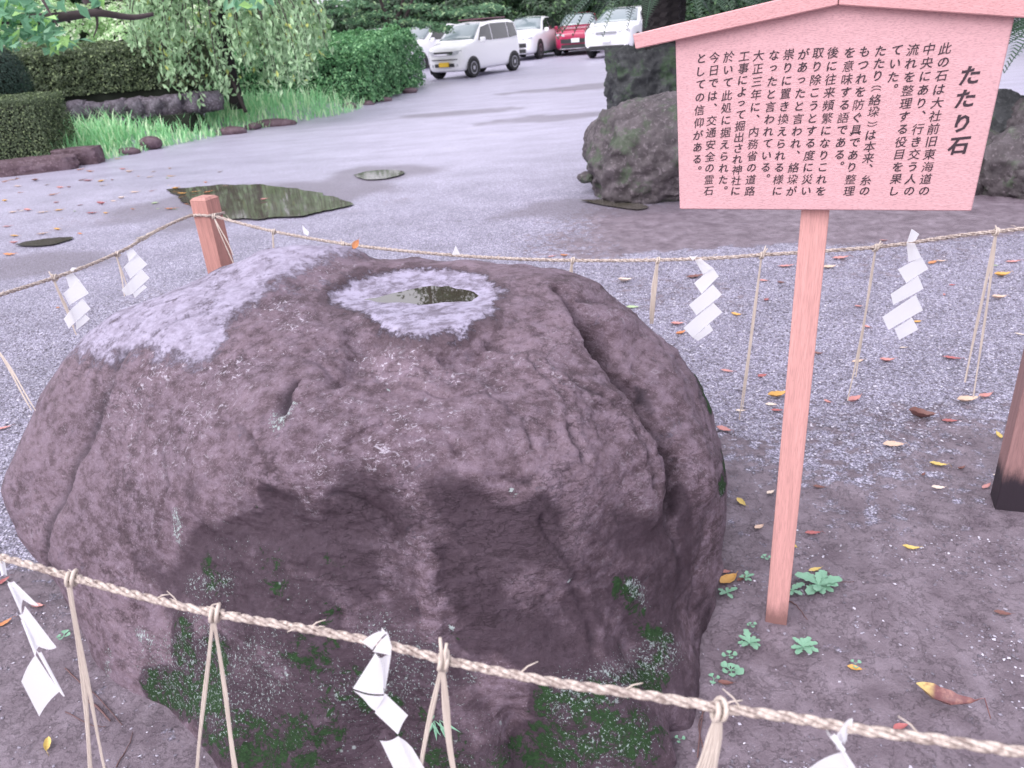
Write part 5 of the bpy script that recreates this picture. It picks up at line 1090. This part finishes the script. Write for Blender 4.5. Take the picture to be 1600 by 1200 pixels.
car('dark red SUV parked between two white cars', gl(908, 37.5), math.radians(-90 - 12), SUV, (1.38, -1.32), .36, M['red'], SF, SS, screen=SCR)
DISC = [(2.28, .42, .70, .90, .66, .62, .56), (2.22, .28, .80, 1.02, .86, .84, .74), (2.0, .26, .98, 1.07, .93, .91, .82), (1.5, .26, 1.04, 1.12, .945, .92, .84), (1.1, .26, 1.06, 1.16, .945, .92, .80), (.45, .26, 1.08, 1.60, .945, .92, .72), (.05, .26, 1.09, 1.69, .945, .92, .70), (-1.5, .26, 1.12, 1.70, .945, .92, .70), (-2.1, .28, 1.12, 1.60, .94, .90, .66), (-2.28, .40, 1.05, 1.42, .84, .80, .60)]
car('white off road car with black lower bumper parked nearest the signboard', gl(975, 33.0), math.radians(-90 - 26), DISC, (1.36, -1.32), .38, M['white'],
    [('grille', (.03, -.40, .40, .84, .92, 0), M['alloy'], False), ('headlight', (.0, .46, .86, .84, .93, .02), M['lamp'], True), ('air_intake', (.03, -.84, .84, .30, .44, 0), M['trim'], False), ('fog_lamp', (.0, .66, .80, .54, .64, 0), M['trim'], True), ('number_plate', (.07, -.17, .17, .56, .68, 0), M['platewhite'], False)],
    [[(.70, 1.14), (.36, 1.50), (-.15, 1.60), (-.15, 1.13)], [(-.23, 1.13), (-.23, 1.60), (-1.1, 1.60), (-1.1, 1.16)], [(-1.18, 1.16), (-1.18, 1.60), (-1.9, 1.54), (-2.0, 1.2)]], screen=(1.12, 1.17, .22, 1.62))
car('white car half hidden between the clipped hedge and the van', gl(668, 33), math.radians(-90 - 40), SUV, (1.38, -1.32), .35, M['white'], SF, SS, screen=SCR)
car('white car whose roof shows above the clipped hedge', gl(585, 36), math.radians(-90 - 38), SUV, (1.38, -1.32), .36, M['white'], SF, SS, screen=SCR)
car('white car at the far left, its roof glinting behind the weeping tree', gl(500, 38), math.radians(-90 - 35), SUV, (1.38, -1.32), .36, M['white'], SF, SS, screen=SCR)

# ------------------------------------------------------------------ fallen leaves
def leaf_mesh(seed, L=.06, wr=.42, curl=.3, m=None):
    g = random.Random(seed); n = 10; V = []; asym = g.uniform(-.05, .05)
    for i in range(n + 1):
        t = i / n; w_ = math.sin(math.pi * t ** .8) ** .85 * wr * L * .5 * (1 if i < n else 0); x = (t - .5) * L; yc = asym * L * math.sin(math.pi * t)
        z0 = curl * L * (t - .5) ** 2 * 1.2
        for s in (-1, -.5, 0, .5, 1): V.append((x, yc + s * w_, .002 + z0 + abs(s) ** 1.4 * w_ * curl * 1.3 + .0012 * math.sin(i * 2.1 + s * 2)))
    Fs = [(i * 5 + k, (i + 1) * 5 + k, (i + 1) * 5 + k + 1, i * 5 + k + 1) for i in range(n) for k in range(4)]; mb = MB(); mb.add(V, Fs)
    e = L * .5; mb.tube([(e * .96, 0, .003 + z0), (e * 1.2, .05 * L, .004 + z0 * 1.1), (e * 1.5, .11 * L * g.choice((-1, 1)), .004)], [.0007, .0006, .0005], 4)
    me = bpy.data.meshes.new('fallen_leaf'); me.from_pydata(mb.v, [], mb.f); me.shade_smooth(); me.materials.append(m); return me
LM = {}
def fallen(px, py, colr, Lpx, ang, label=None, curl=None, z=None, tilt=None, group=None):
    P = G(px, py) if z is None else z; dep = (P - C) @ F; L = max(.022, Lpx * dep / FOC); r_ = random.Random(int(px * 31 + py * 7)); var = r_.randrange(5)
    key = (colr, var if curl is None else curl)
    if key not in LM: LM[key] = leaf_mesh(var + len(LM), .06, r_.uniform(.36, .52) if colr != 'two' else .34, curl if curl is not None else (.15, .3, .5, .25, .7)[var], M['leaf_' + colr])
    o = bpy.data.objects.new('fallen_leaf', LM[key]); COL.objects.link(o); zz = gz(P[0], P[1])[0] + .002 if z is None else P[2]
    o.location = (P[0], P[1], zz); s = L / .06; o.scale = (s, s, s); o.rotation_euler = (r_.uniform(-.12, .12), r_.uniform(-.12, .12), math.radians(ang)) if tilt is None else (*tilt, math.radians(ang))
    tag(o, label, 'leaf', group); return o
near = [(1475, 1092, 'two', 84, -28, 'large half yellow half maroon leaf lying in front on the brown mud', .9), (1408, 1133, 'red', 26, 10, 'small glossy maroon leaf just above the front rope'), (1336, 1040, 'gold', 22, -25, 'small ochre leaf beside a two leaved seedling'), (1270, 831, 'red', 26, 5, 'rounded red orange leaf right of the sign post on mud'),
        (1424, 853, 'yellow', 25, -20, 'yellow brown leaf alone on the mud right of the sign post'), (1274, 887, 'yellow', 22, 10, 'yellow leaf tucked behind the biggest weed'), (1186, 821, 'pale', 20, 30, 'curled tan leaf left of the sign post'), (1158, 784, 'yellow', 22, -70, 'yellow leaf standing upright between boulder and sign post', .5), (1204, 768, 'cream', 16, 30, 'cream leaf touching the left edge of the sign post'), (1567, 955, 'brown', 26, -15, 'shrivelled brown leaf on the mud at the far right'),
        (1138, 905, 'gold', 36, 30, 'big orange leaf wedged at the right foot of the boulder'), (1133, 893, 'pink', 18, -10, 'pink leaf tip above the big orange leaf by the boulder'), (1158, 904, 'brown', 18, 30, 'rusty leaf stem end between orange leaf and seedling'), (1134, 1063, 'brown', 24, -12, 'thin dark red leaf beside small seedlings at the boulder foot'), (1242, 852, 'yellow', 14, -80, 'yellow leaf edge peeping out right of the sign post'),
        (1215, 618, 'gold', 32, 5, 'yellow orange leaf left of the sign post on gravel'), (1205, 630, 'cream', 18, -20, 'cream leaf between the yellow and the dark red one beside the sign post'), (1214, 641, 'red', 18, -20, 'dark red curled leaf below the cream one beside the sign post'), (1335, 627, 'pink', 28, 25, 'upturned salmon pink leaf right of the sign post', .7), (1293, 628, 'pink', 14, -60, 'tiny pink leaf between sign post and the upturned pink leaf'),
        (1438, 652, 'brown', 40, -15, 'long curled brown leaf, largest on the right hand gravel', .9), (1484, 657, 'red', 22, -20, 'rose red crumpled leaf next to the long brown one'), (1512, 627, 'pale', 32, -5, 'tan leaf where the forked straws end at the right'), (1539, 619, 'pink', 24, 10, 'pinkish leaf right of the tan leaf by the forked straws'), (1560, 680, 'yellow', 20, 80, 'bright yellow leaf near the right hand post'),
        (1396, 694, 'pale', 32, -8, 'long pale peach leaf on gravel edge'), (1466, 723, 'yellow', 26, -15, 'vivid yellow narrow leaf on the mud edge'), (1503, 729, 'brown', 16, 20, 'small dark brown leaf right of the vivid yellow one'), (1443, 738, 'brown', 12, 40, 'tiny dark leaf below left of the vivid yellow one'), (1466, 760, 'cream', 20, -10, 'small whitish leaf below the vivid yellow one'), (1542, 758, 'pink', 22, 30, 'crumpled pale pink leaf left of the right hand post'), (1558, 741, 'cream', 12, -20, 'tiny cream leaf by the foot of the right hand post'),
        (1280, 757, 'brown', 18, -15, 'dark pink leaf fragment right of the sign post'), (1131, 672, 'pink', 24, -40, 'pink leaf next to the right shoulder of the boulder'), (1136, 578, 'pink', 20, -30, 'pink leaf on gravel above the boulder shoulder'), (1191, 586, 'red', 18, 25, 'orange red leaf left of the sign post, straws beside it'), (1157, 639, 'cream', 16, 0, 'cream leaf behind the foot of the long narrow straws'), (1487, 560, 'red', 26, -25, 'brick red leaf below the right paper streamer'),
        (1386, 565, 'pink', 22, -15, 'pink leaf between the two straw pairs right of the sign post'), (1412, 541, 'cream', 12, 0, 'small whitish leaf below the right paper streamer tip'), (1340, 564, 'pale', 18, 0, 'peach leaf behind forked straws right of the sign post'), (1277, 552, 'brown', 16, -30, 'dark leaf against the right edge of the sign post'), (1150, 491, 'gold', 16, -30, 'yellow orange leaf between paper streamer and sign post'), (1064, 519, 'orange', 18, 20, 'orange leaf under the left paper streamer'), (1058, 505, 'pink', 20, -10, 'pink leaf just above the orange one under the left streamer'),
        (1086, 432, 'brown', 26, -5, 'rusty leaf left of the top of the left streamer'), (988, 478, 'green', 20, -15, 'pale green leaf above the right shoulder of the boulder'), (976, 438, 'cream', 22, 5, 'cream leaf left of the curved straw'), (1198, 466, 'red', 15, 60, 'red leaf left of the sign post, level with the streamers'), (1193, 436, 'pink', 14, -40, 'pink leaf right behind the long narrow straws'), (1220, 440, 'brown', 12, 0, 'small rust leaf against the left side of the sign post'), (1228, 415, 'pink', 24, -8, 'salmon leaf left of the sign post just under the rope'),
        (1296, 416, 'pale', 20, 0, 'tan leaf right of the sign post just under the rope'), (1313, 402, 'pink', 26, 3, 'long pale pink leaf near the rope right of the sign post'), (1457, 410, 'orange', 18, 25, 'orange leaf beside the right paper streamer under the rope'), (1470, 409, 'pale', 14, 0, 'pale leaf touching the orange one by the right streamer'), (1566, 430, 'gold', 24, -8, 'ochre leaf right of the long forked straws'), (1583, 407, 'pink', 22, -5, 'pink leaf near the right edge under the rope'), (1488, 443, 'red', 10, 0, 'tiny red leaf left of the long forked straws'), (1475, 459, 'pink', 10, 60, 'tiny pink leaf between the streamer and the forked straws'), (1561, 465, 'pale', 22, -5, 'peach leaf right of the forked straws, lower than the ochre one'), (1594, 520, 'cream', 16, -20, 'cream leaf at the right edge on the gravel'), (1555, 413, 'green', 10, 0, 'small green yellow leaf behind the forked straws'), (1380, 373 + 1, 'pink', 12, 0, 'pink leaf on the wet mud above the rope knot'), (1434, 500, 'gold', 12, 0, 'small orange leaf showing beside the right streamer'), (1355, 509, 'pink', 12, -60, 'pink speck of a leaf at the forked straws'), (1341, 477, 'pink', 12, 0, 'tiny pink leaf left of the forked straws'),
        (75, 1164, 'yellow', 28, -70, 'tan yellow leaf on the mud at the lower left'), (57, 944, 'pink', 20, -5, 'salmon leaf beside the left front streamer'), (6, 970, 'orange', 22, 50, 'orange leaf cut by the left edge below the rope'), (5, 908, 'red', 22, 60, 'dark red leaf at the left edge just above the streamer'), (5, 667, 'pink', 22, 15, 'pink leaf at the left edge beside the boulder'), (90, 479, 'orange', 10, -40, 'lone small orange leaf left of the first paper streamer'), (862, 399, 'pink', 13, 0, 'pink leaf on the mud behind the rope, left of its pair'), (881, 398, 'orange', 13, 10, 'orange leaf on the mud behind the rope, right of its pair')]
for t in near: fallen(*t[:6], curl=t[6] if len(t) > 6 else None, group='single leaves fallen round the boulder')
hp = hit(557, 392) + np.array([0, 0, .022]); fallen(557, 392, 'orange', 20, 60, 'orange leaf standing on the back rim of the boulder', z=hp, tilt=(.9, -.5), group='single leaves fallen round the boulder')
far = {(275, 296): ('gold', 16), (284, 304): ('gold', 13), (305, 301): ('gold', 14), (326, 301): ('orange', 14), (350, 291): ('pale', 12), (413, 313): ('pink', 12), (266, 326): ('orange', 18), (190, 309): ('cream', 12), (158, 318): ('red', 16), (242, 317): ('green', 14), (83, 304): ('orange', 15), (92, 328): ('gold', 14), (20, 331): ('pale', 14), (43, 328): ('pink', 14), (66, 331): ('pale', 16), (143, 333): ('red', 16), (11, 354): ('pink', 15), (22, 368): ('gold', 15), (89, 358): ('gold', 14), (66, 365): ('pale', 16), (22, 379): ('pink', 13), (15, 397): ('orange', 20), (125, 365): ('orange', 9), (207, 326): ('orange', 9), (210, 300): ('pale', 13), (237, 298): ('pink', 10), (137, 282): ('red', 16), (158, 282): ('gold', 14), (160, 289): ('cream', 12), (128, 281): ('brown', 12), (94, 293): ('pink', 12), (108, 292): ('brown', 9), (55, 282): ('brown', 14), (20, 280): ('gold', 13), (8, 283): ('orange', 12), (27, 291): ('pale', 12), (73, 288): ('cream', 11), (184, 248): ('gold', 10), (234, 275): ('pale', 11), (266, 274): ('gold', 12), (240, 268): ('pale', 9), (140, 268): ('orange', 14), (125, 265): ('orange', 12), (192, 265): ('pink', 10), (202, 269): ('pale', 11), (343, 268): ('brown', 9), (8, 314): ('gold', 12), (125, 320): ('brown', 9), (88, 316): ('pink', 9), (177, 313): ('pale', 9), (292, 318): ('orange', 9)}
names = dict(gold='golden yellow', orange='orange', pale='tan', cream='cream', pink='pink', red='red', green='green', brown='brown')
for i, ((px, py), (c_, L)) in enumerate(far.items()):
    pud = 262 < px < 345 and 290 < py < 306
    lab = (names[c_] + ' leaf floating at the left shore of the large puddle') if pud else (names[c_] + (' leaf floating on the large puddle' if px == 413 else ' leaf fallen on the gravel left of the large puddle'))
    if pud or px == 413: fallen(px, py, c_, L, i * 47 % 50 - 25, lab, group='leaves fallen on the left gravel', z=G(px, py, .008) + np.array([0, 0, .003]))
    else: fallen(px, py, c_, L, i * 47 % 60 - 30, lab, group='leaves fallen on the left gravel')
g = random.Random(77)
for i in range(16):
    px, py = g.uniform(0, 330), g.uniform(262, 345); 
    if bank_dist(*[np.array([v]) for v in G(px, py)[:2]])[0] > 0: continue
    c_ = g.choice(list(names)); fallen(px, py, c_, g.uniform(5, 9), g.uniform(-40, 40), 'tiny ' + names[c_] + ' leaf fallen on the gravel left of the large puddle', group='leaves fallen on the left gravel')

# ------------------------------------------------------------------ weeds, twigs
def weed(px, py, Rpx, n, label, seed, lobes=True, wide=.30, name='weed'):
    P = G(px, py); dep = (P - C) @ F; Rm = Rpx * dep / FOC; g = random.Random(seed); P[2] = gz(P[0], P[1])[0]; root = empty(name, tuple(P)); tag(root, label, 'weed')
    for i in range(n):
        a = 2 * math.pi * i / n + g.uniform(-.25, .25); L = Rm * g.uniform(.65, 1.1); el = g.uniform(.12, .45) if i % 3 else .7; mb = MB(); V = []; k = 9
        for j in range(k + 1):
            t = j / k; w_ = L * wide * (.22 + .9 * math.sin(math.pi * min(1, t * .9)) ** 1.5 * t ** .35) * (1 + (.28 * math.cos(t * 22) if lobes else 0)) * (0.1 if j == k else 1) * .6
            if not lobes: w_ = L * (.05 if t < .45 else .42 * math.sin(math.pi * (t - .45) / .56) ** .6)
            x = t * L * math.cos(el * (1 - t * .8)); z = .004 + L * math.sin(el) * (t - .45 * t * t)
            for s in (-1, 0, 1): V.append((x * math.cos(a) - s * w_ * math.sin(a), x * math.sin(a) + s * w_ * math.cos(a), z + abs(s) * w_ * .3))
        mb.add(V, [(j * 3 + q, (j + 1) * 3 + q, (j + 1) * 3 + q + 1, j * 3 + q + 1) for j in range(k) for q in (0, 1)]); mb.build('leaf_blade', M['weed'], root, True)
    return root
weed(1279, 912, 34, 13, 'largest green rosette weed right of the sign post', 1, wide=.42)
weed(1238, 920, 20, 6, 'rosette weed partly behind the right edge of the sign post', 2, wide=.4)
weed(1255, 1006, 25, 8, 'rosette weed right below the foot of the sign post', 3, wide=.36)
weed(1171, 1002, 24, 8, 'rosette weed left below the foot of the sign post', 4, wide=.36)
weed(1166, 901, 13, 6, 'small seedling touching the rusty leaf by the boulder', 5, wide=.4)
weed(1136, 925, 17, 5, 'seedling below the orange leaf by the boulder', 6, wide=.36)
weed(1142, 1045, 20, 7, 'round leaved seedling cluster at the boulder foot', 7, False)
weed(1140, 1022, 11, 4, 'small round leaved seedling above the cluster', 8, False)
weed(1116, 1058, 11, 3, 'two leaved seedling nearest the boulder foot', 9, False)
weed(1337, 1033, 11, 3, 'seedling sprouting behind the small ochre leaf', 10, False)
weed(1062, 1152, 10, 3, 'pair of round leaves at the boulder base above the front rope tassel', 11, False)
weed(1174, 974, 9, 4, 'tiny seedling just left of the sign post foot', 12, False)
weed(97, 992, 14, 4, 'small seedling on the mud left of the boulder base', 13, False)
weed(1197, 870, 8, 4, 'tiny pale seedling at the left edge of the sign post', 14, False)
# sprig growing on the boulder
def sprig():
    P = hit(672, 1120); root = empty('sprig', tuple(P)); tag(root, 'small sprig of narrow leaves growing from the boulder behind the stub tassel', 'sprig')
    for i, (dx, dz) in enumerate([(-.012, -.045), (0, -.05), (.01, -.045), (.02, -.035), (.035, -.04), (.045, -.03), (.015, .028), (-.018, -.03)]):
        d = np.array([dx, -.012, dz]); L = np.linalg.norm(d); s = np.cross(d / L, [0, 1, 0]) * .004; mb = MB(); o = np.array([.01 * (i % 3), -.01, 0]); mb.add([o, o + d * .5 + s, o + d, o + d * .5 - s, o + d * .5 + np.array([0, -.002, 0])], [(0, 1, 4), (1, 2, 4), (2, 3, 4), (3, 0, 4)]); mb.build('leaf_blade', M['weed'], root)
sprig()
def twig(pts, r0, label):
    P = [G(*p) for p in pts]
    for p in P: p[2] = gz(p[0], p[1])[0] + r0
    o = P[0].copy(); mb = MB(); L = smooth_line([p - o for p in P], 6); mb.tube([p + np.array([0, 0, .003 * abs(math.sin(i * .9))]) for i, p in enumerate(L)], list(np.linspace(r0, r0 * .5, len(L))), 5); t = mb.build('twig', M['twig'], None, True, loc=tuple(o)); tag(t, label, 'twig')
twig([(1234, 936), (1246, 944), (1262, 966)], .002, 'thin twig right of the sign post foot')
twig([(1090, 1180), (1094, 1140), (1098, 1110), (1092, 1090)], .002, 'upright reddish twig beside the base of the boulder')
twig([(1100, 1170), (1092, 1130), (1104, 1100)], .0017, 'reddish root crossing the twig at the boulder base')
twig([(135, 1093), (152, 1104), (172, 1126)], .004, 'short grey stick behind the left straw pair')
twig([(100, 1108), (140, 1130), (165, 1134)], .0015, 'hair thin twig on the mud at the lower left')
twig([(100, 1040), (120, 1060), (150, 1085), (190, 1130)], .002, 'long thin twig along the left foot of the boulder')
twig([(180, 1195), (200, 1160), (206, 1140)], .0015, 'thin twig under the boulder at the bottom left')
twig([(1290, 888), (1310, 904), (1335, 906)], .0014, 'thin reddish stem beside the largest weed')
